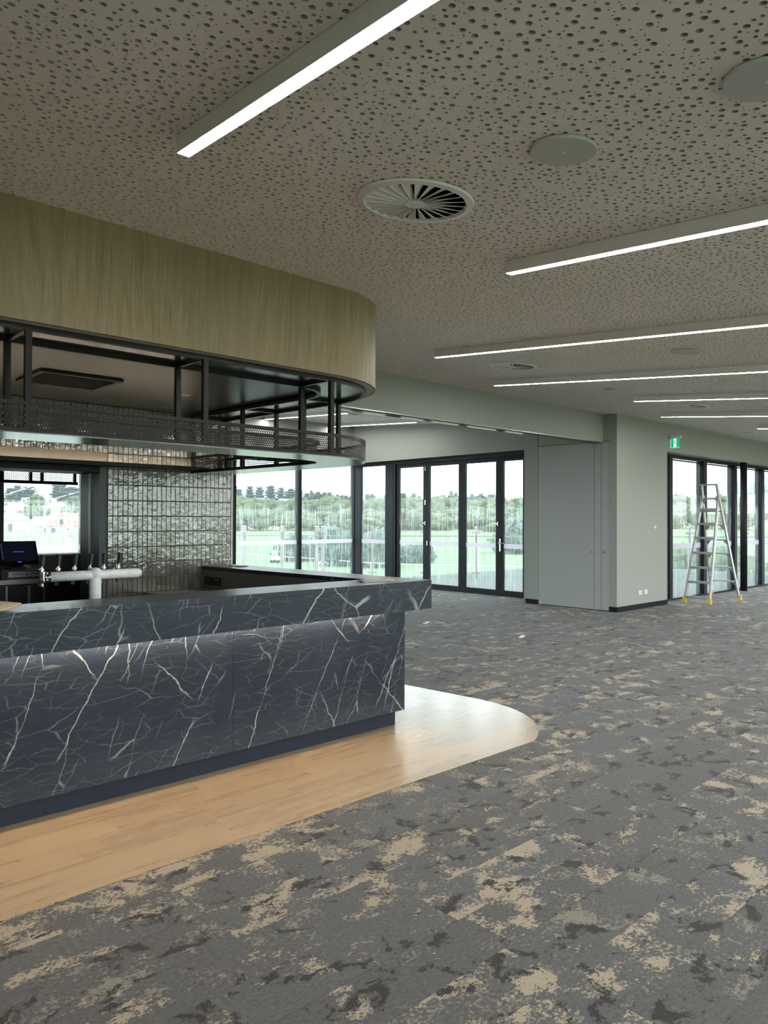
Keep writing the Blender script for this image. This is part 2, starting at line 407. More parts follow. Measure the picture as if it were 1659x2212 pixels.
def link(name, data, parent=None):
    o = bpy.data.objects.new(name, data); COL.objects.link(o)
    if parent is not None: o.parent = parent; WM[o.name] = _wm(parent)
    return o
def tag(o, label, cat, group=None):
    o['label'] = label; o['category'] = cat
    if group: o['group'] = group
    return o
def thing(name, label, cat, loc=(0, 0, 0), rot=None, group=None):
    o = bpy.data.objects.new(name, None); COL.objects.link(o); o.empty_display_size = .1
    m = Matrix.Translation(loc)
    if rot is not None: m = m @ rot
    o.matrix_world = m; WM[o.name] = m
    return tag(o, label, cat, group)
def struct(name, loc=(0, 0, 0), rot=None, label=None):
    o = bpy.data.objects.new(name, None); COL.objects.link(o)
    m = Matrix.Translation(loc)
    if rot is not None: m = m @ rot
    o.matrix_world = m; WM[o.name] = m; o['kind'] = 'structure'
    if label: o['label'] = label
    return o
def copy_tree(o, parent=None, matrix=None):
    c = o.copy(); COL.objects.link(c)
    if parent is not None: c.parent = parent
    if matrix is not None: c.matrix_world = matrix; WM[c.name] = matrix
    for ch in list(o.children): copy_tree(ch, c)
    return c
def shell(name, label=None, mat='wall', *boxes):
    b = B()
    for bx in boxes: b.box(*bx)
    o = b.build(name, mat); o['kind'] = 'structure'
    if label: o['label'] = label
    return o

# ------------------------------------------------------------------ key dimensions
CZ0, CS = 2.6187, .0972                       # raked ceiling: z = CZ0 + CS*y
def cz(y): return CZ0+CS*y
CROT = Matrix.Rotation(math.atan(CS), 4, 'X')
def ceil_m(x, y, rz=0, drop=0): return Matrix.Translation((x, y, cz(y)-drop)) @ CROT @ Matrix.Rotation(rz, 4, 'Z')
BZ0, BS = 2.86, .0627                         # raked ceiling of the rear room
BROT = Matrix.Rotation(math.atan(BS), 4, 'X')
YT = 5.94                                     # face of the tiled wall
LEGD = Vector((-.0524, .9986))                # bar return runs a few degrees off square
AC = Vector((2.955, 4.34))                    # centre of the rounded corner of bulkhead and gantry

# ================================================================== SETTING
# ---- floor with carpet planks and vinyl planks
floor = shell('floor', 'carpeted floor with an oak vinyl apron around the bar', 'slab', (-3.2, 22.2, -3.7, 13.6, -.14, -.012))
OUT = [(-3, 3.02), (.6, 2.985), (2.2, 2.9), (3.82, 2.888)]
OUT += [(3.82+.967*math.cos(t), 3.855+.967*math.sin(t)) for t in [math.radians(a) for a in range(-86, 5, 4)]]
OUT += [(4.787, 3.95), (4.55, 6.33), (-3, 6.33)]
def inside(p, poly):
    n = len(poly)
    for i in range(n):
        a, b = poly[i], poly[(i+1) % n]
        if (b[0]-a[0])*(p[1]-a[1])-(b[1]-a[1])*(p[0]-a[0]) < -1e-9: return False
    return True
def clip(poly, cl):
    out = poly
    n = len(cl)
    for i in range(n):
        a, b = cl[i], cl[(i+1) % n]; src = out; out = []
        def sd(p): return (b[0]-a[0])*(p[1]-a[1])-(b[1]-a[1])*(p[0]-a[0])
        for j in range(len(src)):
            p, q = src[j], src[(j+1) % len(src)]; dp, dq = sd(p), sd(q)
            if dp >= 0: out.append(p)
            if dp*dq < 0:
                t = dp/(dp-dq); out.append((p[0]+(q[0]-p[0])*t, p[1]+(q[1]-p[1])*t))
        if not out: return []
    return out
# vinyl planks
rows = [2.614+.213*k for k in range(18)]
ends = {1: 2.24, 2: 1.90, 3: 2.42, 4: 1.51, 5: 2.06}
for k, y0 in enumerate(rows):
    y1 = y0+.2125; e = ends.get(k, rnd.uniform(0, 1.15)); x = e-1.15*5
    while x < 5:
        r = [(x+.0006, y0), (x+1.1494, y0), (x+1.1494, y1), (x+.0006, y1)]
        c = clip(r, OUT); x += 1.15
        if len(c) < 3 or max(p[0] for p in c) < -.6: continue
        cy = sum(p[1] for p in c)/len(c); cx = sum(p[0] for p in c)/len(c)
        if cy > 4.6 and cx < 3.5: continue
        b = B().prism(c, -.008, .0025)
        ox, oy, v = rnd.uniform(0, 50), rnd.uniform(0, 50), rnd.choice([0, .1, .2, .5, .8, 1.0])
        b.build('floor_plank', 'plank', floor, attrs={'pc': ('FLOAT_VECTOR', [(px+ox, py+oy, 0) for px, py, pz in b.v]), 'tv': ('FLOAT', [v]*len(b.v))})
# carpet planks
TW, TL = .2285, .914
cells = []
for j in range(-20, 54):
    y0 = 1.372+TW*j; off = rnd.uniform(0, TL)
    i = -6
    while True:
        x0 = off+TL*i-.6; i += 1
        if x0 > 21.5: break
        if x0 < -3.1: continue
        cs = [(x0, y0), (x0+TL, y0), (x0+TL, y0+TW), (x0, y0+TW)]
        if all(inside(p, OUT) for p in cs): continue
        if y0 > 6.35 and x0 > 11.6: continue
        if y0 > 13.3 or y0 < -3.4: continue
        cells.append((x0, y0))
def vis(c):
    x, y = c[0]+TL/2, c[1]+TW/2; d = x*fwd.x+y*fwd.y; l = x*rt.x+y*rt.y
    if d < 1.9: return -d+1e-3*l if d > 0 else 1e6+abs(y)
    return (-1/(d*d)) if abs(l/d) < .58 else 1e5+d
def shown(c):
    x, y = c[0]+TL/2, c[1]+TW/2; d = x*fwd.x+y*fwd.y; l = x*rt.x+y*rt.y
    return d > 1.75 and -.64 < l/d < .62
def front(c):     # not hidden behind the bar
    x, y = c[0]+TL/2, c[1]+TW/2
    return not (x < 6 and y > 4.2)
first = sorted([c for c in cells if shown(c) and front(c)], key=lambda c: (c[0]+TL/2)*fwd.x+(c[1]+TW/2)*fwd.y)[:300]
fs = set(first); stuff = B(); spc = []; stv = []
for c in cells:
    x0, y0 = c; ox, oy, v = rnd.uniform(0, 90), rnd.uniform(0, 90), rnd.random()
    b = B().box(x0+.0005, x0+TL-.0005, y0+.0005, y0+TW-.0005, -.010, rnd.uniform(-.0006, .0004))
    pc = [(px-x0+ox, py-y0+oy, 0) for px, py, pz in b.v]
    if c in fs:
        b.build('carpet_tile', 'carpet', floor, attrs={'pc': ('FLOAT_VECTOR', pc), 'tv': ('FLOAT', [v]*8)})
    else:
        stuff.add(b.v, b.f); spc += pc; stv += [v]*8
stuff.build('carpet_tiles_beyond', 'carpet', floor, kind='stuff', attrs={'pc': ('FLOAT_VECTOR', spc), 'tv': ('FLOAT', stv)})

# ---- perforated ceiling
def perforated(size=1.2, seed=3, th=.0125):
    r = random.Random(seed); holes = []; cell = {}
    def ok(x, y, rad, gap):
        gx, gy = int(x/.05), int(y/.05)
        for a in (-1, 0, 1):
            for c in (-1, 0, 1):
                for (hx, hy, hr) in cell.get((gx+a, gy+c), ()):
                    if (hx-x)**2+(hy-y)**2 < (hr+rad+gap)**2: return False
        return True
    for rad, cnt, gap in ((.0097, 430, .013), (.0064, 500, .008), (.0032, 600, .005)):
        tries = 0; n = 0
        while n < cnt and tries < 30000:
            tries += 1; x, y = r.uniform(rad+.002, size-rad-.002), r.uniform(rad+.002, size-rad-.002)
            if ok(x, y, rad, gap):
                holes.append((x, y, rad)); cell.setdefault((int(x/.05), int(y/.05)), []).append((x, y, rad)); n += 1
    vs = [Vector((0, 0)), Vector((size, 0)), Vector((size, size)), Vector((0, size))]
    edges = [(0, 1), (1, 2), (2, 3), (3, 0)]; rings = []
    for x, y, rad in holes:
        n = 10 if rad > .009 else (8 if rad > .005 else 6); k = len(vs)
        vs += [Vector((x+rad*math.cos(2*PI*i/n), y+rad*math.sin(2*PI*i/n))) for i in range(n)]
        edges += [(k+i, k+(i+1) % n) for i in range(n)]; rings.append((x, y, rad, n))
    ov, oe, of, *_ = delaunay_2d_cdt(vs, edges, [], 0, 1e-6)
    hs = {}
    for x, y, rad in holes: hs.setdefault((int(x/.03), int(y/.03)), []).append((x, y, rad))
    faces = []
    for f in of:
        cx = sum(ov[i].x for i in f)/len(f); cy = sum(ov[i].y for i in f)/len(f); hit = False
        gx, gy = int(cx/.03), int(cy/.03)
        for a in (-1, 0, 1):
            for c in (-1, 0, 1):
                for (hx, hy, hr) in hs.get((gx+a, gy+c), ()):
                    if (hx-cx)**2+(hy-cy)**2 < (hr*.93)**2: hit = True
        if not hit: faces.append(tuple(reversed(f)))
    b = B(); b.add([(p.x-size/2, p.y-size/2, 0) for p in ov], faces)
    for x, y, rad, n in rings:
        p = [(x-size/2+rad*math.cos(2*PI*i/n), y-size/2+rad*math.sin(2*PI*i/n)) for i in range(n)]
        b.add([(a, c, 0) for a, c in p]+[(a, c, th) for a, c in p], [(i, (i+1) % n, n+(i+1) % n, n+i) for i in range(n)])
    me = bpy.data.meshes.new('perforated_board'); me.from_pydata(b.v, [], b.f); me.update(); me.materials.append(M['ceil']); me.materials.append(M['hole_wall'])
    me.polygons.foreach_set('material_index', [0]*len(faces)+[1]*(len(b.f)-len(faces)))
    return me
PERF = perforated()
def ceiling(name, z0, slope, rotm, x0, x1, y0, y1, plain_areas, lab):
    c = struct(name, (0, 0, z0), rotm, lab); k = math.sqrt(1+slope*slope)
    b = B().box(plain_areas[0], plain_areas[1], plain_areas[2]*k, plain_areas[3]*k, .0125, .10)
    b.build('fleece_backing', 'fleece', c, local=True)
    nx = int(round((x1-x0)/1.2)); ny = int(round((y1-y0)*k/1.2))
    for i in range(nx):
        for j in range(ny):
            o = link('ceiling_panel', PERF, c)
            o.matrix_local = Matrix.Translation((x0+1.2*(i+.5), y1*k-1.2*(j+.5), 0)) @ Matrix.Rotation(rnd.randrange(4)*PI/2, 4, 'Z')
    return c, x0+1.2*nx, y1-1.2*ny/k
cl, cx1, cy0 = ceiling('ceiling', CZ0, CS, CROT, -.6, 21.0, -.8, 6.40, (-3.2, 22.2, -3.7, 6.62), 'raked white ceiling of randomly perforated plaster boards')
k = math.sqrt(1+CS*CS)
B().box(-3.2, -.6, -3.7*k, 6.4*k, 0, .0124).box(-.6, 22.2, -3.7*k, cy0*k, 0, .0124).box(cx1, 22.2, cy0*k, 6.4*k, 0, .0124).build('plain_board', 'ceil', cl, local=True)
cl2, _, _ = ceiling('ceiling', BZ0, BS, BROT, 3.2, 11.6, 6.6, 13.55, (.5, 12.0, 6.6, 13.6), 'raked perforated ceiling of the rear room')

# ---- walls
shell('wall_left', None, 'wall', (-3.2, -3.0, -3.7, 6.6, -.1, 3.6))
# wall behind the camera: ribbon of windows
shell('wall_front', None, 'wall', (-3.2, 22.2, -3.7, -3.5, 2.2, 2.6), (-3.2, 22.2, -3.7, -3.5, -.1, .12))
wf = struct('window_5', (0, -3.6, .12)); wf['label'] = 'ribbon window on the side of the room behind the camera'
for i in range(13):
    x = -3.0+i*2.1
    B().box(x-.035, x+.035, -3.66, -3.54, .12, 2.2).build('mullion', 'navy', wf)
B().box(-3.0, 22.0, -3.605, -3.595, .12, 2.2).build('pane', 'glass', wf)
# far right end, glazed
shell('wall_right', None, 'wall', (22.0, 22.2, -3.7, 6.6, 2.25, 3.6))
wr = struct('window_6', (22.1, 0, 0)); wr['label'] = 'glazed end wall at the far right of the room'
for i in range(7):
    y = -3.4+i*1.55
    B().box(22.05, 22.15, y-.04, y+.04, 0, 2.25).build('mullion', 'navy', wr)
B().box(22.095, 22.105, -3.5, 6.4, 0, 2.25).build('pane', 'glass', wr)
# solid wall with the exit sign and the header above the glazing to the right of it
shell('wall_exit', 'grey-green painted wall carrying the exit sign', 'wall',
      (10.91, 11.1, 6.13, 6.262, 0, 3.40), (11.1, 12.65, 6.13, 6.5, 0, 3.40), (12.65, 22.2, 6.13, 6.5, 2.72, 3.40))
# storage block side: frame around the flush doors, jamb, step back to the bifold doors
shell('wall_storage', 'grey wall around the flush storage doors', 'wall',
      (10.91, 11.1, 6.262, 6.38, 2.792, 3.6), (10.91, 11.1, 7.65, 7.914, 0, 3.6), (10.91, 11.1, 6.62, 7.66, 2.792, 3.6), (11.1, 11.62, 7.86, 7.914, 0, 3.6), (10.921, 11.1, 6.38, 6.62, 2.792, 3.6))
shell('wall_bifold', 'grey wall above the bifold doors', 'wall', (11.46, 11.75, 7.914, 13.6, 2.815, 3.95), (11.46, 11.75, 7.914, 8.36, 0, 2.815))
shell('wall_rear', 'grey wall above the rear windows', 'wall', (.5, 11.75, 13.33, 13.6, 2.83, 3.95))
shell('wall_rear_left', None, 'wall', (.5, .7, 6.62, 13.6, -.1, 3.95))
bm = B().box(3.0, 10.92, 6.38, 6.62, 2.775, 3.45); beam = bm.build('trim_1', 'wall'); beam['kind'] = 'structure'; beam['label'] = 'painted bulkhead beam above the folding wall track'
B().box(3.2, 10.92, 6.455, 6.475, 2.757, 2.7749).box(3.2, 10.92, 6.525, 6.545, 2.757, 2.7749).build('track', 'chrome', beam)
B().box(3.2, 10.92, 6.381, 6.40, 2.765, 2.7749).build('edge_angle', 'steel', beam)
# skirtings
for nm, bx in (('baseboard_exit', (10.898, 12.65, 6.118, 6.13, 0, .082)), ('baseboard_storage', (10.897, 10.91, 7.65, 7.914, 0, .082)), ('baseboard_corner', (10.897, 10.925, 6.13, 6.262, 0, .082))):
    o = B().box(*bx).build(nm, 'skirt'); o['kind'] = 'structure'

# ---- storage doors (flush panels)
def flush_door(n, y0, y1, handle, lab):
    d = struct('door_%d' % n, (10.93, y0, 0), None, lab)
    B().box(10.914, 10.954, y0+.004, y1-.004, .012, 2.785).build('leaf', 'door_panel', d)
    if handle:
        hb = B(); hb.cyl((10.914, handle, .964), (10.906, handle, .964), .026, n=20); h = hb.build('handle', 'chrome', d, smooth=False)
        B().cyl((10.9062, handle, .964), (10.9045, handle, .964), .012, n=14).build('keyhole', 'black', h)
    return d
d5 = flush_door(5, 6.542, 7.65, 6.585, 'wide flush grey storage door with a round pull')
B().cyl((10.914, 7.60, .035), (10.9125, 7.60, .035), .022, n=14).build('sticker', 'yel', d5)
flush_door(6, 6.414, 6.542, None, 'narrow grey panel between the storage doors')
flush_door(7, 6.262, 6.414, 6.358, 'slim flush grey storage door next to the wall corner')
o = B().box(10.955, 10.975, 6.262, 7.65, 0, 2.79).build('door_lining', 'black'); o['kind'] = 'structure'; o.name = 'trim_2'

# ---- folding glass doors along x = 11.58
XD = 11.58
fr = struct('door_frame', (XD, 8.36, 0), None, 'dark head and threshold frame of the folding glass doors'); fr.name = 'trim_3'; WM['trim_3'] = WM['door_frame']
B().box(XD-.06, XD+.06, 8.36, 13.33, 2.725, 2.815).build('head', 'navy', fr)
B().box(XD-.05, XD+.05, 8.36, 13.33, 0, .022).build('threshold', 'navy', fr)
B().box(XD-.06, XD+.06, 11.93, 12.26, .022, 2.725).build('post', 'navy', fr)
B().box(XD-.065, XD-.06, 12.0, 12.015, .022, 2.725).build('groove', 'black', fr)
leaves = [(11.0, 11.925), (9.985, 10.995), (9.015, 9.98), (8.365, 9.01)]
labs = ['folding glass door leaf beside the dark post, hinged at the left', 'second folding glass door leaf from the dark post', 'third folding glass door leaf, with a lever handle', 'last folding glass door leaf, cut off by the grey jamb']
for i, ((y0, y1), lb) in enumerate(zip(leaves, labs)):
    d = struct('door_%d' % (i+1), (XD, y0, 0), None, lb); s = .088
    f = B().box(XD-.03, XD+.03, y0, y0+s, .022, 2.725).box(XD-.03, XD+.03, y1-s, y1, .022, 2.725)
    f.box(XD-.03, XD+.03, y0+s, y1-s, .022, .112).box(XD-.03, XD+.03, y0+s, y1-s, 2.637, 2.725); f.build('frame', 'navy', d)
    B().box(XD-.006, XD+.006, y0+s, y1-s, .112, 2.637).build('pane', 'glass', d)
    B().box(XD-.009, XD-.0065, y0+s, y1-s, .93, 1.02).build('film_band', 'band', d)
def hw(dn, y, zs, kind):
    d = bpy.data.objects['door_%d' % dn]
    for z in zs:
        if kind == 'hinge':
            B().box(XD-.042, XD-.03, y-.012, y+.012, z-.05, z+.05).build('hinge', 'chrome', d)
        elif kind == 'bolt':
            b = B().box(XD-.04, XD-.03, y-.012, y+.012, z-.035, z+.035); b.cyl((XD-.04, y, z), (XD-.065, y, z), .012); b.cyl((XD-.065, y+.05, z), (XD-.065, y-.01, z), .006); b.build('bolt', 'chrome', d)
        else:
            b = B().box(XD-.042, XD-.03, y-.016, y+.016, z-.13, z+.12); h = b.build('handle_plate', 'chrome', d)
            B().cyl((XD-.042, y, z+.03), (XD-.085, y, z+.03), .010).cyl((XD-.085, y+.01, z+.03), (XD-.085, y-.13, z+.03), .009).build('lever', 'chrome', h)
hw(1, 11.02, (2.6, 1.86), 'hinge'); hw(1, 11.02, (1.41,), 'bolt'); hw(2, 10.96, (.98,), 'hinge'); hw(3, 9.05, (1.41,), 'bolt'); hw(4, 8.99, (1.0,), 'lever')
# fixed side light next to the corner
w2 = struct('window_2', (XD, 12.26, 0), None, 'narrow fixed window between the room corner and the dark post')
B().box(XD-.04, XD+.04, 13.13, 13.33, .022, 2.725).build('frame', 'navy', w2)
B().box(XD-.04, XD+.04, 12.26, 13.13, .022, .10).build('sill_frame', 'navy', w2)
B().box(XD-.006, XD+.006, 12.26, 13.13, .10, 2.725).build('pane', 'glass', w2)
B().box(XD-.009, XD-.0065, 12.26, 13.13, .93, 1.02).build('film_band', 'band', w2)

# ---- rear glazing along y = 13.4
YW = 13.42
w1 = struct('window_1', (6, YW, 0), None, 'tall fixed windows along the rear of the building')
B().box(.7, 11.64, YW-.05, YW+.05, 2.76, 2.83).build('head_frame', 'navy', w1)
B().box(.7, 11.64, YW-.05, YW+.05, 0, .08).build('sill_frame', 'navy', w1)
ms = [(.72, .80), (2.10, 2.20), (3.68, 3.79), (5.08, 5.18), (6.62, 6.70), (8.21, 8.275), (9.885, 9.975), (11.53, 11.64)]
for a, b_ in ms: B().box(a, b_, YW-.07, YW+.07, .08, 2.76).build('mullion', 'navy', w1)
for (a, b_), (c, d) in zip(ms[:-1], ms[1:]):
    B().box(b_, c, YW-.006, YW+.006, .08, 2.76).build('pane', 'glass', w1)
    B().box(b_, c, YW-.009, YW-.0065, .93, 1.02).build('film_band', 'band', w1)

# ---- glazing right of the exit sign along y = 6.42
w3 = struct('window_3', (12.65, 6.42, 0), None, 'tall dark framed windows behind the ladder')
B().box(12.65, 22.0, 6.36, 6.48, 2.665, 2.72).box(12.65, 22, 6.40, 6.47, 2.625, 2.645).build('head_frame', 'navy', w3)
B().box(12.65, 22.0, 6.36, 6.48, 0, .035).build('sill_frame', 'navy', w3)
B().box(12.65, 12.70, 6.14, 6.48, .035, 2.665).box(13.28, 13.40, 6.38, 6.46, .035, 2.665).build('jamb', 'navy', w3)
ms = [(13.27, 13.40), (14.66, 14.80), (16.17, 16.30), (17.70, 17.85), (19.25, 19.38), (20.8, 20.93)]
for a, b_ in ms[1:]: B().box(a, b_, 6.34, 6.50, .035, 2.665).build('mullion', 'navy', w3)
B().box(12.70, 13.27, 6.41, 6.425, .035, 2.665).build('pane', 'glass', w3)
for (a, b_), (c, d) in zip(ms, ms[1:]+[(22, 22)]):
    B().box(b_, c, 6.412, 6.424, .035, 2.665).build('pane', 'glass', w3)
    B().box(b_, c, 6.409, 6.4115, .95, 1.05).build('film_band', 'band', w3)

# ================================================================== BAR BACK WALL (tiles)
wt = struct('wall_bar', (2.4, YT, 0), None, 'bar back wall clad in glossy grey-green handmade tiles')
OX0, OX1, OZ = 1.30, 2.40, 1.915
B().box(-3.0, OX0, YT+.012, 6.30, 0, 3.3).box(OX0, OX1+.03, YT+.012, 6.30, OZ+.002, 3.3).box(OX1+.03, 3.628, YT+.012, 6.30, 0, 3.3).build('wall_core', 'grout', wt)
B().box(3.628, 3.642, YT-.002, 6.38, 0, 2.9).build('edge_trim', 'white', wt)
TX, TZ = .0428, .1287
tb = B()  # one slightly pillowed tile
w_, h_ = TX/2-.0009, TZ/2-.0011
tb.add([(-w_, .011, -h_), (w_, .011, -h_), (w_, .011, h_), (-w_, .011, h_), (-w_, .0022, -h_), (w_, .0022, -h_), (w_, .0022, h_), (-w_, .0022, h_),
        (-w_*.82, 0, -h_*.93), (w_*.82, 0, -h_*.93), (w_*.82, 0, h_*.93), (-w_*.82, 0, h_*.93)],
       [(0, 1, 5, 4), (1, 2, 6, 5), (2, 3, 7, 6), (3, 0, 4, 7), (4, 5, 9, 8), (5, 6, 10, 9), (6, 7, 11, 10), (7, 4, 8, 11), (8, 9, 10, 11)])
tme = bpy.data.meshes.new('tile'); tme.from_pydata(tb.v, [], tb.f); tme.update(); tme.materials.append(M['tile'])
A = tme.attributes.new('tv', 'FLOAT', 'POINT')
cand = []; rest = B(); rtv = []
for i in range(0, 57):
    x = 3.626-TX*(i+.5)
    for j in range(-1, 13):
        z = .8735+TZ*(j+.5)
        if OX0 < x+TX/2 and x-TX/2 < OX1+.03 and z-TZ/2 < OZ: continue
        if x < 1.2: continue
        if z > 2.42: continue
        cand.append((x, z))
def tscore(c):
    x, z = c
    if x > 2.43 and z < 1.91 and z > .87: return 0
    if 1.95 < z < 2.1 and x > 1.62: return 1+(3.63-x)*.1
    return 5
cand.sort(key=tscore)
for n_, (x, z) in enumerate(cand):
    ay, ax = rnd.gauss(0, .010), rnd.gauss(0, .008); dy = rnd.uniform(-.0008, .0008)
    if n_ < 300:
        o = link('tile', tme, wt); o.matrix_local = Matrix.Translation((x-2.4, dy, z)) @ Matrix.Rotation(ax, 4, 'X') @ Matrix.Rotation(ay, 4, 'Z')
    else:
        m = Matrix.Translation((x, YT+dy, z)) @ Matrix.Rotation(ax, 4, 'X') @ Matrix.Rotation(ay, 4, 'Z')
        rest.add([m @ Vector(p) for p in tb.v], tb.f); rtv += [rnd.random()]*len(tb.v)
rest.build('tiles_beyond', 'tile', wt, kind='stuff', attrs={'tv': ('FLOAT', rtv)})
# passage frame in the tiled wall
pf = struct('door_8', (OX1, YT, 0), None, 'dark blue metal frame around the passage behind the bar')
B().box(OX1-.004, OX1+.032, YT-.012, 6.32, 0, OZ).build('jamb', 'jamb', pf)
B().box(OX1-.012, OX1-.004, 6.10, 6.13, 0, OZ-.04).build('seal_strip', 'steel', pf)
B().box(OX0-.03, OX0+.004, YT-.012, 6.32, 0, OZ).build('jamb', 'navy', pf)
B().box(OX0, OX1, YT-.012, 6.32, OZ-.045, OZ).build('head', 'navy', pf)
# black wall ledge with warm LED tape
lg = thing('wall_ledge', 'long black metal ledge on the tiled wall, lit from above by warm LED tape', 'shelf', (2.0, YT, 1.915))
B().box(-1.0, 3.32, 5.80, YT-.001, 1.918, 1.930).box(-1.0, 3.32, 5.80, 5.806, 1.930, 1.950).build('ledge', 'black', lg)
B().box(-1.0, 3.25, 5.885, 5.895, 1.9305, 1.936).build('led_tape', 'warm', lg)

# service room behind the passage
shell('wall_service', None, 'wall', (.70, 1.0, 6.32, 7.85, 0, 2.6), (3.05, 3.25, 6.32, 7.85, 0, 2.6), (2.985, 3.05, 7.7, 7.85, 0, 2.6), (1.0, 1.6, 7.7, 7.85, 0, 2.6),
      (1.6, 2.985, 7.7, 7.85, 2.0, 2.6), (.7, 3.25, 6.30, 7.85, 2.45, 2.6))
o = B().box(1.6, 2.985, 7.70, 7.85, 0, 1.12).build('wall_hatch', 'dsteel'); o['kind'] = 'structure'
o = B().box(1.58, 2.985, 7.66, 7.95, 1.12, 1.136).build('trim_4', 'white'); o['kind'] = 'structure'; o['label'] = 'pale sill of the service hatch'

# ---- perforated metal sheet along a path
def perf_sheet(path_fn, s0, s1, z0, z1, pitch=.0152, hole=.0056):
    """hexagonally perforated sheet; path_fn(s) -> (x, y)"""
    b = B(); rowh = pitch*math.sqrt(3)/2; nr = int((z1-z0)/rowh); zz = z0+((z1-z0)-nr*rowh)/2
    hexr = pitch/math.sqrt(3)
    for r in range(nr):
        zc = zz+(r+.5)*rowh; s = s0+pitch*(.5 if r % 2 else 1.0)
        while s < s1-pitch*.5:
            vs = []; fs = []
            for i in range(6):
                a = PI/2+i*PI/3; b2 = a+PI/3
                p, q = (s+hexr*math.cos(a), zc+hexr*math.sin(a)), (s+hexr*math.cos(b2), zc+hexr*math.sin(b2))
                vs += [p, ((p[0]+q[0])/2, (p[1]+q[1])/2)]
            for i in range(12):
                a = PI/2+i*PI/6; vs.append((s+hole*math.cos(a), zc+hole*math.sin(a)))
            for i in range(12): j = (i+1) % 12; fs.append((i, j, 12+j, 12+i))
            b.add([(*path_fn(c[0]), c[1]) for c in vs], fs); s += pitch
    return b
def corner_path(R, x0, yend=5.925):
    """plan path: along the front, round the corner, back along the return"""
    L1 = AC.x-x0; th0 = -PI/2; th1 = math.radians(3); L2 = R*(th1-th0)
    e = Vector((AC.x+R*math.cos(th1), AC.y+R*math.sin(th1))); L3 = (yend-e.y)/LEGD.y
    def f(s):
        if s < L1: return (x0+s, AC.y-R)
        if s < L1+L2:
            t = th0+(s-L1)/R; return (AC.x+R*math.cos(t), AC.y+R*math.sin(t))
        p = e+LEGD*(s-L1-L2); return (p.x, p.y)
    pts = [(x0, AC.y-R, 0, -1)]+[(AC.x+R*math.cos(t), AC.y+R*math.sin(t), math.cos(t), math.sin(t)) for t in [th0+(th1-th0)*i/28 for i in range(29)]]
    p = e+LEGD*L3; pts.append((p.x, p.y, math.cos(th1), math.sin(th1)))
    return f, pts, L1+L2+L3
# hatch screen
hs = thing('hatch_screen', 'small perforated screen hanging at the top of the service hatch', 'screen', (2.4, 7.9, 1.87))
perf_sheet(lambda s: (1.62+s, 7.90), 0, 1.33, 1.875, 1.965, .017, .0060).build('mesh', 'gantry', hs)
B().box(1.6, 2.96, 7.885, 7.915, 1.845, 1.878).box(1.6, 2.96, 7.885, 7.915, 1.965, 2.0).build('rail', 'gantry', hs)
for x in (2.21, 2.49, 2.60, 2.93): B().box(x-.012, x+.012, 7.88, 7.92, 1.86, 1.99).build('post', 'gantry', hs)

# ================================================================== BULKHEAD above the bar
SR = .747
bk = thing('bar_bulkhead', 'oak veneered bulkhead with a rounded corner above the bar', 'bulkhead', (2, 4.5, 2.41))
f_, pts, L_ = corner_path(SR, -1.6, 6.375)
b = B(); uv = []; s_acc = 0
# subdivided veneer skin
SS = []; st = 0
for i, p in enumerate(pts):
    if i: st += math.hypot(p[0]-pts[i-1][0], p[1]-pts[i-1][1])
    SS.append(st)
for p, s_ in zip(pts, SS):
    for o_, z in ((0, 2.408), (0, cz(p[1])+.02), (-.018, cz(p[1])+.02), (-.018, 2.408)):
        b.v.append((p[0]+p[2]*o_, p[1]+p[3]*o_, z)); uv.append((s_, z, 0))
n = len(pts)
for i in range(n-1):
    for a in range(4): c = (a+1) % 4; b.f.append((i*4+a, (i+1)*4+a, (i+1)*4+c, i*4+c))
b.build('veneer', 'oak', bk, attrs={'uvm': ('FLOAT_VECTOR', uv)})
# dark underside
ring = [(p[0]-p[2]*.018, p[1]-p[3]*.018) for p in pts]
poly = ring+[(-1.6, 6.375)]
B().prism([p for p in ring]+[(3.0, YT+.001), (-1.6, YT+.001)] if False else ring[:-1]+[(ring[-2][0]+LEGD.x*(YT-ring[-2][1]), YT), (-1.6, YT)], 2.418, 2.428).build('underside', 'barceil', bk)
B().sweep([(p[0], p[1], p[2], p[3]) for p in pts], [(-.018, 2.408), (-.018, 2.4175), (-.085, 2.4175), (-.085, 2.408)]).build('edge_strip', 'disc', bk)

# air conditioner cassette and downlight in the bar ceiling
ac = thing('ceiling_cassette', 'black square air conditioning grille in the dark bar ceiling', 'air conditioner', (1.81, 4.985, 2.418))
x0, x1, y0, y1 = 1.55, 2.075, 4.745, 5.225
B().box(x0, x1, y0, y0+.03, 2.402, 2.4179).box(x0, x1, y1-.03, y1, 2.402, 2.4179).box(x0, x0+.03, y0+.03, y1-.03, 2.402, 2.4179).box(x1-.03, x1, y0+.03, y1-.03, 2.402, 2.4179).build('frame', 'black', ac)
B().box(x0+.03, x1-.03, y0+.03, y1-.03, 2.414, 2.4179).build('plenum', 'dark', ac)
for i in range(14):
    y = y0+.045+i*.030
    B().box(x0+.03, x1-.03, y, y+.006, 2.405, 2.414).build('slat', 'black', ac)
dl = thing('downlight', 'tiny round downlight in the dark bar ceiling', 'light', (2.652, 5.004, 2.418))
B().lathe([(.045, 0), (.045, -.006), (.036, -.006), (.030, 0)], 24).build('trim_ring', 'ventw', dl, local=True, smooth=False)
B().cyl((0, 0, -.001), (0, 0, -.003), .031, n=20).build('lamp', 'paper', dl, local=True)

# ================================================================== GANTRY
ga = thing('bar_gantry', 'black steel gantry shelf with perforated screens hanging over the bar', 'shelf', (2, 4, 1.9))
RO, RI, GX0 = .68, .335, -.6
fo, po, Lo = corner_path(RO, GX0); fi, pi_, Li = corner_path(RI, GX0)
ZB, ZT = 1.897, 2.4075
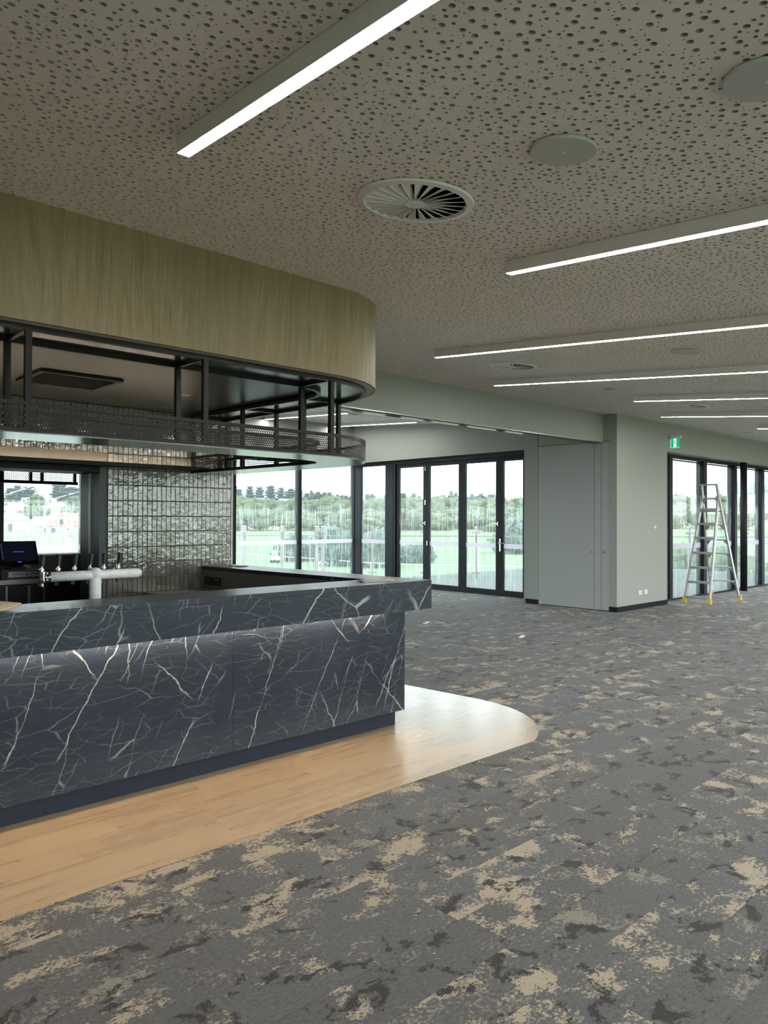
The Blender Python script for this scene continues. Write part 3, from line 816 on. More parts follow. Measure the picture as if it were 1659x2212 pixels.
# bottom shelf plate between inner and outer edge
b = B(); n = len(po)
for (a, c) in zip(po, pi_): b.v += [(a[0], a[1], ZB), (c[0], c[1], ZB), (c[0], c[1], ZB+.006), (a[0], a[1], ZB+.006)]
for i in range(n-1):
    for q in range(4): w_ = (q+1) % 4; b.f.append((i*4+q, (i+1)*4+q, (i+1)*4+w_, i*4+w_))
b.build('shelf_plate', 'shelf_u', ga)
def rail(path, z0, z1, wd, nm, mt='gantry', side=-1): B().sweep(path, [(0, z0), (0, z1), (side*wd, z1), (side*wd, z0)]).build(nm, mt, ga)
rail(po, ZB+.0061, ZB+.026, .022, 'bottom_rail'); rail(pi_, ZB+.0061, ZB+.026, .022, 'bottom_rail', side=1)
rail(po, 2.026, 2.046, .022, 'screen_rail'); rail(pi_, 2.026, 2.046, .022, 'screen_rail', side=1)
rail(po, ZT-.026, ZT, .026, 'top_rail'); rail(pi_, ZT-.026, ZT, .026, 'top_rail', side=1)
b = B(); n = len(po)
for (a, c) in zip(po, pi_): b.v += [(a[0]-a[2]*.02, a[1]-a[3]*.02, ZT-.003), (c[0]+c[2]*.02, c[1]+c[3]*.02, ZT-.003), (c[0]+c[2]*.02, c[1]+c[3]*.02, ZT), (a[0]-a[2]*.02, a[1]-a[3]*.02, ZT)]
for i in range(n-1):
    for q in range(4): w_ = (q+1) % 4; b.f.append((i*4+q, (i+1)*4+q, (i+1)*4+w_, i*4+w_))
b.build('top_panel', 'gloss', ga)
perf_sheet(lambda s: fo(s), .0, Lo, 1.921, 2.028).build('perforated_screen', 'gantry', ga)
perf_sheet(lambda s: fi(s), .0, Li, 1.921, 2.028).build('perforated_screen', 'gantry', ga)
pp = []
for x in (-.70+.99, 1.142, 2.072): pp.append(((x, AC.y-RO+.014), (x, AC.y-RI-.014)))
pp.append(((AC.x+.02, AC.y-RO+.014), (AC.x+.02, AC.y-RI-.014)))
def legp(R, y):
    e = Vector((AC.x+R*math.cos(math.radians(3)), AC.y+R*math.sin(math.radians(3)))); p = e+LEGD*((y-e.y)/LEGD.y); return (p.x, p.y)
for y in (4.40, 5.17, 5.90):
    a, c = legp(RO-.014, y-.02), legp(RI+.014, y); pp.append((a, c))
for a, c in pp:
    for q in (a, c):
        B().box(q[0]-.0145, q[0]+.0145, q[1]-.0145, q[1]+.0145, ZB+.006, ZT-.003).build('post', 'gantry', ga)
    for z in (ZT-.013, ZB+.016):
        B().bar((a[0], a[1], z), (c[0], c[1], z), .022, .02).build('cross_bar', 'gantry', ga)

# ================================================================== BAR COUNTER
bc = thing('bar_counter', 'dark marble-look bar counter with a deep overhanging top', 'bar counter', (2.5, 4.0, 0))
HC, HL = 1.075, .878
XA = -1.3
outer = [(XA, 3.53), (3.765, 3.53), (3.665, 5.925)]
top = outer+[(3.32, 5.925), (3.455, 3.87), (XA, 3.87)]
B().prism(top, HC-.03, HC).build('countertop', 'marble', bc, bevel=.0015)
ap = B().prism([(XA, 3.5302), (3.7648, 3.5302), (3.755, 3.80), (XA, 3.80)], HL, HC-.0302)
ap.build('apron', 'marble', bc)
B().prism([(3.7546, 3.8001), (3.6652, 5.925), (3.64, 5.925), (3.729, 3.8001)], HL, HC-.0302).build('end_apron', 'marble', bc)
for a, c in ((XA, -.08), (-.078, 2.340), (2.342, 3.77)):
    B().box(a, c, 3.80, 3.83, .12, HL).build('front_panel', 'marble', bc)
B().prism([(3.77, 3.8302), (3.675, 5.925), (3.645, 5.925), (3.739, 3.8302)], .12, HL-.0005).build('end_panel', 'marble', bc)
B().prism([(XA, 3.872), (3.745, 3.872), (3.653, 5.92), (3.633, 5.92), (3.722, 3.892), (XA, 3.892)], .003, .12).build('kickboard', 'kick', bc)
B().box(XA, 3.46, 3.845, 3.868, .121, HC-.031).build('rear_panel', 'dsteel', bc)
B().prism([(3.4535, 3.896), (3.322, 5.92), (3.345, 5.92), (3.4765, 3.896)], .003, HC-.031).build('inner_panel', 'splash', bc)
B().box(-1.0, 3.55, 3.750, 3.762, .8705, .8775).build('led_tape', 'cooltape', bc)
# low ledge behind the counter
B().box(XA, 3.3, 3.87, 4.30, .872, .90).build('service_ledge', 'steel', bc)
# twin black socket on the inner face
ol = thing('power_outlet', 'black twin power outlet on the inner face of the bar return', 'outlet', (3.35, 5.78, .95))
ang = math.atan2(-.135, 2.055)
def inner_x(y): return 3.455+(y-3.87)*(-.133/2.05)
for y0, y1 in ((5.745, 5.86), (5.63, 5.742)):
    B().prism([(inner_x(y0)-.0005, y0), (inner_x(y1)-.0005, y1), (inner_x(y1)-.012, y1), (inner_x(y0)-.012, y0)], .915, .985).build('plate', 'plastic', ol)
for y in (5.66, 5.69): B().box(inner_x(y)-.0145, inner_x(y)-.0124, y-.008, y+.008, .962, .970).build('rocker', 'white', ol)
# work bench against the tiles
wb = thing('work_bench', 'dark steel work bench below the tiled wall inside the bar', 'bench', (3.0, 5.3, 0))
B().prism([(2.78, 4.7), (3.385, 4.7), (3.31, 5.925), (2.78, 5.925)], .845, .877).build('bench_top', 'dsteel', wb)
B().prism([(2.80, 4.74), (3.36, 4.74), (3.29, 5.92), (2.80, 5.92)], .003, .845).build('cabinet', 'plastic', wb)

# beer tap tower
tt = thing('beer_tap_tower', 'frosted white T-shaped beer tap tower behind the bar top', 'beer tap', (1.618, 4.05, .90))
B().cyl((1.618, 4.05, .903), (1.618, 4.05, 1.19), .031, n=28).build('column', 'frost', tt, smooth=False)
B().cyl((1.618, 4.05, .901), (1.618, 4.05, .915), .05, n=28).build('base_flange', 'frost', tt)
b = B().cyl((1.375, 4.05, 1.187), (1.86, 4.05, 1.187), .0262, n=28); b.sphere((1.86, 4.05, 1.187), .0261, nu=20); b.build('arm', 'frost', tt, smooth=True)
B().sphere((1.618, 4.05, 1.192), .037, .036, .036, 20, 12).build('joint', 'frost', tt, smooth=True)
B().cyl((1.366, 4.05, 1.187), (1.376, 4.05, 1.187), .0272, n=24).build('end_cap', 'chrome', tt)
for x, lean in ((1.352, .008), (1.437, .005), (1.524, .008), (1.607, .009), (1.685, .006), (1.768, .015)):
    ft = B().cyl((x, 4.078, 1.19), (x, 4.105, 1.19), .011, n=14).cyl((x, 4.10, 1.165), (x, 4.10, 1.232), .009, n=14).cyl((x, 4.10, 1.217), (x, 4.10, 1.226), .0135, n=14)
    ft.tube([(x, 4.105, 1.175), (x, 4.125, 1.155), (x, 4.128, 1.135)], .008); f = ft.build('faucet', 'chrome', tt)
    B().cyl((x, 4.10, 1.232), (x+lean*.3, 4.10, 1.245), .0065, n=12).build('collar', 'chrome', f)
    B().cyl((x+lean*.3, 4.10, 1.241), (x+lean, 4.102, 1.302), .0105, .0145, n=16).build('tap_handle', 'plastic', f)
# left end tap seen from the side
e = B().cyl((1.366, 4.05, 1.187), (1.345, 4.05, 1.187), .008, n=12).cyl((1.345, 4.05, 1.165), (1.345, 4.05, 1.215), .010, n=14); e.tube([(1.345, 4.05, 1.17), (1.335, 4.04, 1.155), (1.335, 4.04, 1.140)], .0085); e.build('end_faucet', 'chrome', tt)

# tan cap at the left end of the counter
cp = thing('tan_cap', 'tan cloth cap lying on the bar top at the left edge', 'cap', (.93, 3.68, HC))
b = B(); nb = 14; vs = []; fsx = []
for layer, dz in ((0, .006), (1, .0)):
    for i in range(nb+1):
        t = -PI/2+PI*i/nb
        for rr in (.06, .12, .175):
            vs.append((.945+rr*math.cos(t)*1.0, 3.675+rr*.62*math.sin(t), HC+.022+dz+.016*math.cos(t)*(.175-rr)/.1-.018*(math.sin(t)**2)*(rr/.175)))
L = (nb+1)*3
for i in range(nb):
    for j in range(2):
        a = i*3+j; fsx.append((a, a+1, a+4, a+3)); fsx.append((L+a, L+a+3, L+a+4, L+a+1))
    fsx.append((i*3+2, L+i*3+2, L+(i+1)*3+2, (i+1)*3+2))
b.add(vs, fsx); b.build('brim', 'tan', cp, smooth=True)
b = B().sphere((.905, 3.675, HC+.0045), .105, .095, .088, 22, 12); b.v = [(x, y, max(z, HC+.002)) for x, y, z in b.v]; cr_ = b.build('crown', 'tan', cp, smooth=True)
B().sphere((.905, 3.675, HC+.092), .008, nu=10, nv=6).build('button', 'tan', cr_)
B().tube([(.905+.107*math.cos(t), 3.675+.097*math.sin(t), HC+.018) for t in [-1.2+.2*i for i in range(13)]], .003, 6).build('seam', 'under', cp)

# sheets on the counter
def sheet(name, label, cat, pts, z, th, mat, extra=None):
    t = thing(name, label, cat, (pts[0][0], pts[0][1], z))
    B().prism(pts, z+.0006, z+th).build('sheet', mat, t)
    if extra: B().prism(extra[0], z+th+.0002, z+th+extra[1]).build(*extra[2:], t)
    return t
sheet('wood_sample_sheet', 'thin beige wood-look sheet lying on the bar corner', 'sample', [(3.27, 3.70), (3.50, 3.62), (3.62, 3.77), (3.33, 3.80)], HC, .004, 'beige', ([(3.268, 3.70), (3.29, 3.695), (3.32, 3.785), (3.30, 3.79)], .004, 'dark_edge', 'plastic'))
sheet('paper_stack', 'pale paper stack with a dark folder at the far end of the bar return', 'paper', [(3.42, 5.78), (3.58, 5.80), (3.60, 5.66), (3.46, 5.64)], HC, .003, 'paper', ([(3.47, 5.72), (3.60, 5.70), (3.60, 5.60), (3.50, 5.58)], .004, 'dark_folder', 'plastic'))

# ---- till on the steel bench in the service room
sb = thing('service_bench', 'stainless steel bench with black fridge doors behind the passage', 'bench', (2.0, 7.3, 0))
B().box(1.02, 3.04, 7.05, 7.695, .905, .945).build('bench_top', 'steel', sb)
B().box(1.03, 3.03, 7.14, 7.69, .003, .905).build('fridge_body', 'plastic', sb)
B().box(1.02, 2.98, 7.680, 7.698, .945, 1.119).build('splashback', 'splash', sb)
for x0, x1 in ((1.3, 1.72), (1.74, 2.04), (2.065, 2.23), (2.25, 2.36), (2.38, 2.97)):
    d = B().box(x0, x1, 7.12, 7.138, .06, .885).build('fridge_door', 'plastic', sb)
    B().box(x1-.002, x1+.018, 7.112, 7.138, .06, .885).build('stile', 'steel', d)
cd = thing('cash_drawer', 'low black cash drawer with a steel front on the service bench', 'cash drawer', (2.22, 7.25, .945))
B().box(2.03, 2.40, 7.20, 7.58, .947, 1.022).build('case', 'plastic', cd)
fp = B().box(2.085, 2.393, 7.192, 7.1995, .957, 1.008).build('front_plate', 'steel', cd)
B().box(2.11, 2.215, 7.189, 7.1918, .982, .986).build('slot', 'plastic', fp); B().box(2.262, 2.365, 7.189, 7.1918, .984, .988).build('slot', 'plastic', fp)
B().cyl((2.24, 7.192, .975), (2.24, 7.187, .975), .006, n=12).build('lock', 'chrome', fp)
ps = thing('till_screen', 'black touchscreen till standing on the cash drawer', 'till', (2.22, 7.35, 1.022))
B().box(2.14, 2.27, 7.30, 7.46, 1.0235, 1.04).build('foot', 'plastic', ps)
B().bar((2.205, 7.40, 1.035), (2.205, 7.36, 1.12), .09, .05, (0, 1, 0)).build('neck', 'plastic', ps)
tilt = math.radians(-33)
sm = Matrix.Translation((2.205, 7.33, 1.175)) @ Matrix.Rotation(math.radians(-4), 4, 'Z') @ Matrix.Rotation(tilt, 4, 'X')
b = B().box(-.165, .165, -.012, .018, -.118, .118); b.v = [sm @ Vector(p) for p in b.v]; cs = b.build('case', 'plastic', ps)
M['screen'] = emitter('till_screen_glow', (.03, .035, .07), .12); M['blue'] = emitter('till_blue_mark', (.08, .1, .9), 1.0); M['icon'] = emitter('till_icons', (.5, .55, .6), .35)
b = B().box(-.150, .150, -.0135, -.0122, -.096, .106); b.v = [sm @ Vector(p) for p in b.v]; scn = b.build('display', 'screen', ps)
b = B().box(-.018, .018, -.0136, -.0122, -.111, -.104); b.v = [sm @ Vector(p) for p in b.v]; b.build('maker_mark', 'blue', cs)
b = B().box(-.045, .045, -.0142, -.0137, -.001, .004); b.v = [sm @ Vector(p) for p in b.v]; b.build('login_text', M['blue'], scn)
for i in range(8):
    b = B().box(-.140, -.133, -.0142, -.0137, .078-.021*i, .084-.021*i); b.v = [sm @ Vector(p) for p in b.v]; b.build('icon', 'icon', scn)
cb = thing('card_box', 'small pale box beside the till screen', 'box', (2.30, 7.45, 1.022))
B().box(2.285, 2.345, 7.42, 7.47, 1.0235, 1.068).build('carton', 'beige', cb); B().box(2.287, 2.343, 7.422, 7.468, 1.0682, 1.071).build('lid', 'paper', cb)

# ================================================================== CEILING FITTINGS
ordw = ['first', 'second', 'third', 'fourth', 'fifth', 'sixth', 'seventh', 'eighth', 'ninth', 'tenth', 'eleventh', 'twelfth', 'thirteenth', 'fourteenth', 'fifteenth', 'sixteenth', 'seventeenth', 'eighteenth', 'nineteenth', 'twentieth']
lx = .054
def light_strip(name, label, x, y, length, group, z0=CZ0, slope=CS, away=-1, clips=(.42,)):
    """linear LED batten; (x, y) is the end seen in the photograph, running `away` along y"""
    hgt, wd = .066, .048
    d = Vector((lx, 1, slope)).normalized()*away
    p = Vector((x, y, z0+slope*y-hgt))
    nrm = Vector((0, -slope, 1)).normalized(); side = d.cross(nrm).normalized()
    t = thing(name, label, 'light', p, None, group); q = p+d*length
    def bar(a0, a1, s0, s1, h0, h1, nm, mt):
        b = B(); vs = [p+d*l+side*s+nrm*h for l in (a0, a1) for s, h in ((s0, h0), (s1, h0), (s1, h1), (s0, h1))]
        b.add(vs, [(0, 1, 2, 3), (7, 6, 5, 4), (0, 4, 5, 1), (1, 5, 6, 2), (2, 6, 7, 3), (3, 7, 4, 0)]); return b.build(nm, mt, t)
    bar(.002, length-.002, -wd/2, wd/2, .0012, hgt-.002, 'housing', 'white')
    bar(.003, length-.003, -wd/2+.003, wd/2-.003, 0.0, .0010, 'diffuser', 'led')
    bar(0, .0018, -wd/2, wd/2, 0, hgt-.002, 'end_cap', 'white'); bar(length-.0018, length, -wd/2, wd/2, 0, hgt-.002, 'end_cap', 'white')
    for c in clips:
        for sd in (-1, 1):
            s0 = sd*(wd/2+.0004); s1 = sd*(wd/2+.002)
            bar(c, c+.004, min(s0, s1), max(s0, s1), .004, .03, 'clip', 'paper')
    return t
g = 'linear ceiling lights of the main room'
LS = [(1.254, 2.384, 3.6, 'brightest linear ceiling light, nearest the camera and cut off by the top of the photo'),
      (3.103, 2.365, 3.6, 'second linear ceiling light from the camera, starting right of the large vent'),
      (5.060, 4.696, 3.6, 'third linear ceiling light from the camera, just before the smaller round vent'),
      (6.946, 5.493, 3.6, 'fourth linear ceiling light from the camera, behind the second round vent'),
      (8.751, 4.668, 3.6, 'fifth linear ceiling light from the camera, before the third round vent'),
      (10.790, 5.315, 3.6, 'sixth linear ceiling light from the camera, above the exit sign'),
      (12.790, 4.651, 3.6, 'farthest linear ceiling light, short stub at the right edge'),
      ]
for x, y, l, lb in LS: light_strip('ceiling_light', lb, x, y, l, g)
for x in (-.7, 4.75, 6.65, 8.45, 10.5, 12.5, 14.5, 16.4): light_strip('ceiling_light', 'unseen linear ceiling light added behind the camera to light the room', x, .4, 3.4, 'added linear ceiling lights behind the camera')  # out-of-view battens added to brighten the interior
for x, lb in ((14.7, 'linear ceiling light beyond the right edge of the photo, nearer one'), (16.6, 'linear ceiling light beyond the right edge of the photo, farther one')): light_strip('ceiling_light', lb, x, 4.7, 3.6, 'linear ceiling lights beyond the right edge')
g2 = 'linear ceiling lights of the rear room'
light_strip('ceiling_light', 'rear room linear light seen above the gantry, nearer one', 8.80, 10.39, 2.9, g2, BZ0, BS, 1)
light_strip('ceiling_light', 'rear room linear light under the painted beam, farther one', 10.62, 10.39, 2.9, g2, BZ0, BS, 1)

def make_vent():
    t = thing('ceiling_vent', '', 'vent', (0, 0, 0)); R = .247
    B().lathe([(R, -.002), (R-.004, -.010), (R-.030, -.014), (R-.038, -.006), (R-.038, -.0005)], 64).build('flange', 'ventw', t, local=True, smooth=False)
    B().cyl((0, 0, -.0006), (0, 0, -.0012), R-.02, n=48).build('plenum', 'dark', t, local=True)
    B().lathe([(0.0001, -.018), (.040, -.018), (.044, -.012), (.044, -.002)], 32).build('hub', 'ventw', t, local=True)
    B().cyl((0, 0, -.018), (0, 0, -.021), .006, n=12).build('screw', 'chrome', t, local=True)
    nb = 24
    vs = [(.040, -.004, -.016), (.210, -.005, -.012), (.210, .030, -.0014), (.040, .003, -.0014), (.040, -.0018, -.017), (.210, -.0022, -.0135), (.210, .033, -.0014), (.040, .006, -.0014)]
    fb = [(0, 1, 2, 3), (7, 6, 5, 4), (0, 4, 5, 1), (1, 5, 6, 2), (3, 2, 6, 7), (0, 3, 7, 4)]
    bme = B().add(vs, fb); first_ = bme.build('blade', 'ventw', t, local=True)
    for i in range(1, nb):
        o = link('blade', first_.data, t); o.matrix_local = Matrix.Rotation(2*PI*i/nb, 4, 'Z')
    return t
v0 = make_vent()
gv = 'round swirl vents in the ceiling'
VS = [(2.187, 2.15, 'large white swirl vent in the middle of the near ceiling'), (6.069, 4.572, 'second round swirl vent, between the third and fourth lights'),
      (9.85, 4.453, 'third round swirl vent, between the fifth and sixth lights'), (14.268, 5.469, 'farthest round swirl vent, near the exit sign wall')]
for i, (x, y, lb) in enumerate(VS):
    o = v0 if i == 0 else copy_tree(v0)
    o.matrix_world = ceil_m(x, y, rnd.uniform(0, 1)); tag(o, lb, 'vent', gv)
def ceil_b(x, y): return Matrix.Translation((x, y, BZ0+BS*y)) @ BROT
for x, y, lb in ((9.25, 10.9, 'round swirl vent in the rear room ceiling beside the nearer light'), (9.9, 12.6, 'round swirl vent in the rear room ceiling near the back corner')):
    o = copy_tree(v0); o.matrix_world = ceil_b(x, y); tag(o, lb, 'vent', gv)
def make_disc(R):
    t = thing('ceiling_speaker', '', 'speaker', (0, 0, 0))
    B().lathe([(.0001, -.014), (R-.003, -.014), (R, -.011), (R, -.004), (R-.006, -.0005)], 48).build('cover_plate', 'disc', t, local=True, smooth=False)
    B().cyl((0, 0, -.014), (0, 0, -.016), .005, n=12).build('screw', 'ventw', t, local=True)
    return t
s0_ = make_disc(.112); gs = 'round cover plates in the ceiling'
for i, (x, y, lb) in enumerate([(2.135, 1.396, 'grey round cover plate on the near ceiling'), (2.092, .733, 'grey round cover plate cut off by the right edge of the photo'), (5.907, 2.708, 'grey round cover plate between the farther lights')]):
    o = s0_ if i == 0 else copy_tree(s0_); o.matrix_world = ceil_m(x, y); tag(o, lb, 'speaker', gs)
sm_ = make_disc(.055); sm_.name = 'smoke_detector'; sm_.matrix_world = ceil_m(7.982, 4.579); tag(sm_, 'small pale round detector on the far ceiling', 'detector')

# ================================================================== THINGS ON THE WALLS AND FLOOR
# round black column
co = thing('steel_column', 'round black steel column in front of the windows behind the ladder', 'column', (16.28, 6.20, 0))
B().cyl((16.28, 6.20, .012), (16.28, 6.20, 2.7195), .068, n=32).build('shaft', 'black', co, smooth=True)
B().cyl((16.28, 6.20, .0005), (16.28, 6.20, .012), .072, n=32).build('base_ring', 'black', co)
# exit sign
es = thing('exit_sign', 'green running man exit sign projecting from the painted wall', 'exit sign', (12.77, 6.13, 2.95))
B().box(12.735, 12.80, 5.93, 6.13, 2.955, 3.0).build('housing', 'white', es)
B().box(12.73, 12.805, 6.105, 6.1295, 2.94, 3.01).build('bracket', 'disc', es)
M['exit_green'] = emitter('exit_green', (.01, .36, .17), 1.0); M['exit_white'] = emitter('exit_white', (.75, 1, .92), .95)
pl_ = B().box(12.762, 12.772, 5.955, 6.118, 2.79, 2.954).build('plate', 'exit_green', es)
B().box(12.7605, 12.7618, 6.112, 6.118, 2.79, 2.954).box(12.7605, 12.7618, 5.955, 6.118, 2.784, 2.7895).build('lit_edge', 'exit_white', pl_)
B().box(12.7602, 12.7616, 6.012, 6.062, 2.80, 2.948).build('doorway_pictogram', 'exit_white', pl_)
man = B(); X_ = 12.759
def quad(a, b_, w): man.bar((X_, a[0], a[1]), (X_, b_[0], b_[1]), .0014, w, (0, .3, 1))
man.cyl((X_-.0006, 6.033, 2.932), (X_+.0008, 6.033, 2.932), .0085, n=14)
quad((6.036, 2.918), (6.040, 2.876), .013); quad((6.036, 2.912), (6.020, 2.895), .006); quad((6.038, 2.912), (6.054, 2.897), .006)
quad((6.040, 2.878), (6.024, 2.856), .008); quad((6.024, 2.856), (6.026, 2.830), .007); quad((6.041, 2.878), (6.050, 2.852), .008); quad((6.050, 2.852), (6.060, 2.842), .007)
man.build('running_man_pictogram', 'exit_green', pl_)
# sensor switch and power points
sw = thing('wall_switch', 'small white wall switch beside the window jamb', 'switch', (12.175, 6.13, 1.37))
B().box(12.135, 12.215, 6.112, 6.1295, 1.345, 1.395).build('plate', 'paper', sw); B().box(12.16, 12.19, 6.107, 6.112, 1.355, 1.385).build('button', 'white', sw)
for i, (x, lb) in enumerate(((11.66, 'left white double power point low on the painted wall'), (11.853, 'right white double power point low on the painted wall'))):
    po_ = thing('power_point', lb, 'outlet', (x, 6.13, .27), None, 'white power points low on the wall')
    pl2 = B().box(x-.055, x+.055, 6.117, 6.1295, .234, .308).build('plate', 'paper', po_)
    for dx in (-.027, .027):
        B().box(x+dx-.004, x+dx-.001, 6.1155, 6.1169, .262, .275).build('slot', 'black', pl2); B().box(x+dx+.004, x+dx+.007, 6.1155, 6.1169, .262, .275).build('slot', 'black', pl2)
# paper strips on the carpet
for x, y, lb in ((7.745, 7.354, 'white paper strip on the carpet nearer the bar end'), (7.74, 5.672, 'white paper strip lying alone on the open carpet')):
    t = thing('paper_strip', lb, 'paper', (x, y, 0), None, 'paper strips on the carpet'); c, s_ = math.cos(.45), math.sin(.45)
    b = B(); vs = []
    for i in range(7):
        u_ = -.12+.04*i; zz = .0022+.003*math.sin(i*1.1)**2
        for w_ in (-.028, .028): vs += [(x+u_*c-w_*s_, y+u_*s_+w_*c, zz), (x+u_*c-w_*s_, y+u_*s_+w_*c, zz+.001)]
    fsx = []
    for i in range(6):
        a = i*4; fsx += [(a+1, a+3, a+7, a+5), (a, a+4, a+6, a+2), (a, a+1, a+5, a+4), (a+2, a+6, a+7, a+3)]
    b.add(vs, fsx); b.build('strip', 'paper', t)

# ---- aluminium step ladder
ld = thing('step_ladder', 'aluminium double-sided step ladder with yellow feet standing open by the windows', 'ladder', (13.75, 5.82, 0))
FL, FR = Vector((13.18, 6.06, 0)), Vector((13.19, 5.61, 0))        # front feet
RL, RR = Vector((14.44, 6.10, 0)), Vector((14.35, 5.54, 0))        # rear feet
TL_, TR_ = Vector((13.70, 5.955, 1.915)), Vector((13.70, 5.665, 1.905))
HL_, HR_ = Vector((13.62, 5.935, 2.15)), Vector((13.62, 5.665, 2.145))
for a, b_ in ((FL, TL_), (FR, TR_)):
    d = (b_-a).normalized(); B().bar(a+d*.07, b_+d*.02, .028, .075, (1, 0, 0)).build('front_stile', 'alu', ld)
for a, b_ in ((RL, HL_), (RR, HR_)):
    d = (b_-a).normalized(); B().bar(a+d*.07, b_, .026, .060, (1, 0, 0)).build('rear_stile', 'alu', ld)
def along(a, b_, z): t = (z-a.z)/(b_.z-a.z); return a.lerp(b_, t)
for z in (.115, .385, .645, .91, 1.18, 1.44, 1.705):
    p, q = along(FL, TL_, z), along(FR, TR_, z); st = B().box(min(p.x, q.x)-.045, max(p.x, q.x)+.045, q.y+.012, p.y-.012, z-.032, z+.006).build('tread', 'alu', ld)
    for k_ in range(4):
        xx = p.x-.03+.02*k_; B().box(xx, xx+.006, q.y+.016, p.y-.016, z+.0061, z+.009).build('grip_rib', 'alu', st)
for z in (.35, .61, .875, 1.13, 1.40, 1.66, 1.895):
    p, q = along(RL, HL_, z), along(RR, HR_, z); rg_ = B().bar(p, q, .055, .028).build('rung', 'alu', ld)
    if z not in (1.66,):
        for a, sgn in ((p, 1), (q, -1)):
            o1 = a+Vector((.0, -.016*sgn, -.014)); d = (RL-HL_ if sgn == 1 else RR-HR_).normalized()
            b = B(); e1 = a+Vector((0, -.012*sgn, -.014)); e2 = a+Vector((0, -.085*sgn, -.014)); e3 = a+d*.11+Vector((0, -.012*sgn, 0))
            b.add([e1+Vector((-.003, 0, 0)), e2+Vector((-.003, 0, 0)), e3+Vector((-.003, 0, 0)), e1+Vector((.003, 0, 0)), e2+Vector((.003, 0, 0)), e3+Vector((.003, 0, 0))], [(0, 1, 2), (5, 4, 3), (0, 3, 4, 1), (1, 4, 5, 2), (2, 5, 3, 0)])
            b.build('gusset', 'alu', rg_)
B().bar(HL_+Vector((0, .02, 0)), HR_-Vector((0, .02, 0)), .06, .03).build('top_bar', 'alu', ld)
for a in (TL_, TR_): B().box(a.x-.05, a.x+.05, a.y-.022, a.y+.022, a.z-.06, a.z+.04).build('hinge_plate', 'alu', ld)
for z in (1.70,):
    for (a, b_, c, d_) in ((FL, TL_, RL, HL_), (FR, TR_, RR, HR_)): B().bar(along(a, b_, z), along(c, d_, z), .006, .02).build('spreader', 'alu', ld)
for a, mt in ((FL, 'yellow'), (FR, 'yellow'), (RL, 'redp'), (RR, 'yellow')):
    b = B(); w0, w1 = .035, .024
    b.add([(a.x-w0, a.y-w0, .001), (a.x+w0, a.y-w0, .001), (a.x+w0, a.y+w0, .001), (a.x-w0, a.y+w0, .001), (a.x-w1, a.y-w1, .095), (a.x+w1+.01, a.y-w1, .095), (a.x+w1+.01, a.y+w1, .095), (a.x-w1, a.y+w1, .095)],
          [(0, 3, 2, 1), (4, 5, 6, 7), (0, 1, 5, 4), (1, 2, 6, 5), (2, 3, 7, 6), (3, 0, 4, 7)]); b.build('foot', mt, ld)

# ================================================================== OUTSIDE
ug = Vector((math.sin(yaw), math.cos(yaw), 0)); ur = Vector((math.cos(yaw), -math.sin(yaw), 0))
def far(l, d, z=0): p = ug*d+ur*l; return Vector((p.x, p.y, z))
# balcony deck
dk = B().prism([(-2, 13.62), (11.76, 13.62), (11.76, 7.92), (12.64, 6.51), (22.3, 6.51), tuple(far(13.5, 19.05)[:2]), tuple(far(-12, 19.05)[:2]), (-2, 22)], -.30, -.03).build('trim_5', 'concrete'); dk['kind'] = 'structure'; dk['label'] = 'pale concrete balcony deck'
# balustrade along the deck edge
bl = thing('balustrade', 'glass balustrade with slim posts along the balcony edge', 'railing', far(0, 18.85))
ps_l = [-11.4, -10.2, -9.0, -8.0, -7.25, -6.4, -5.5, -4.45, -3.57, -2.60, -1.72, -1.56, -.29, 1.03, 2.36, 3.69, 5.02, 6.35, 7.81, 9.2, 10.5, 11.8]
for i, l in enumerate(ps_l):
    wide = .045 if l < -1.5 else .028
    p = far(l, 18.85)
    a = B(); c0 = p
    vs = [c0+ur*(sx*wide)+ug*(sy*.03)+Vector((0, 0, z)) for z in (-.03, 1.30) for sx, sy in ((-1, -1), (1, -1), (1, 1), (-1, 1))]
    a.add(vs, [(0, 3, 2, 1), (4, 5, 6, 7), (0, 1, 5, 4), (1, 2, 6, 5), (2, 3, 7, 6), (3, 0, 4, 7)]); po2 = a.build('post', 'railpost', bl)
    for z in (.13, 1.16):
        B().bar(p-ur*.11-ug*.04+Vector((0, 0, z)), p+ur*.11-ug*.04+Vector((0, 0, z)), .02, .05).build('clamp', 'railpost', po2)
    B().bar(p-ur*(wide+.01)+Vector((0, 0, 1.305)), p+ur*(wide+.01)+Vector((0, 0, 1.305)), .08, .02).build('cap', 'fencew', po2)
B().bar(far(-11.8, 18.78, 1.065), far(12, 18.78, 1.065), .04, .03).build('handrail', 'rail', bl)
for a, c in zip(ps_l[:-1], ps_l[1:]):
    if c-a > .3: B().bar(far(a+.05, 18.85, .60), far(c-.05, 18.85, .60), .012, 1.22).build('glass_panel', 'bglass', bl)
B().bar(far(-11.8, 18.95, -.10), far(13.4, 18.95, -.10), .12, .12).build('edge_beam', 'fencew', bl)

# ground: field and hillside behind it
def gz(d):
    if d < 330: return -4.5
    if d < 700: return -4.5+20.5*(d-330)/370
    return 16.0
prof = [-900, -60, 15, 60, 120, 200, 330, 380, 440, 520, 600, 700, 760, 1500, 4500]
b = B(); lats = [-4000, -700, -300, -120, 0, 120, 300, 700, 4000]
for d in prof:
    for l in lats: b.v.append(tuple(far(l, d, gz(d)+(1.2*math.sin(l*.02+d*.013) if d > 340 else 0))))
nl = len(lats)
for i in range(len(prof)-1):
    for j in range(nl-1): b.f.append((i*nl+j, i*nl+j+1, (i+1)*nl+j+1, (i+1)*nl+j))
gd = b.build('ground', 'grass'); gd['kind'] = 'structure'; gd['label'] = 'green playing field and hillside below the balcony'

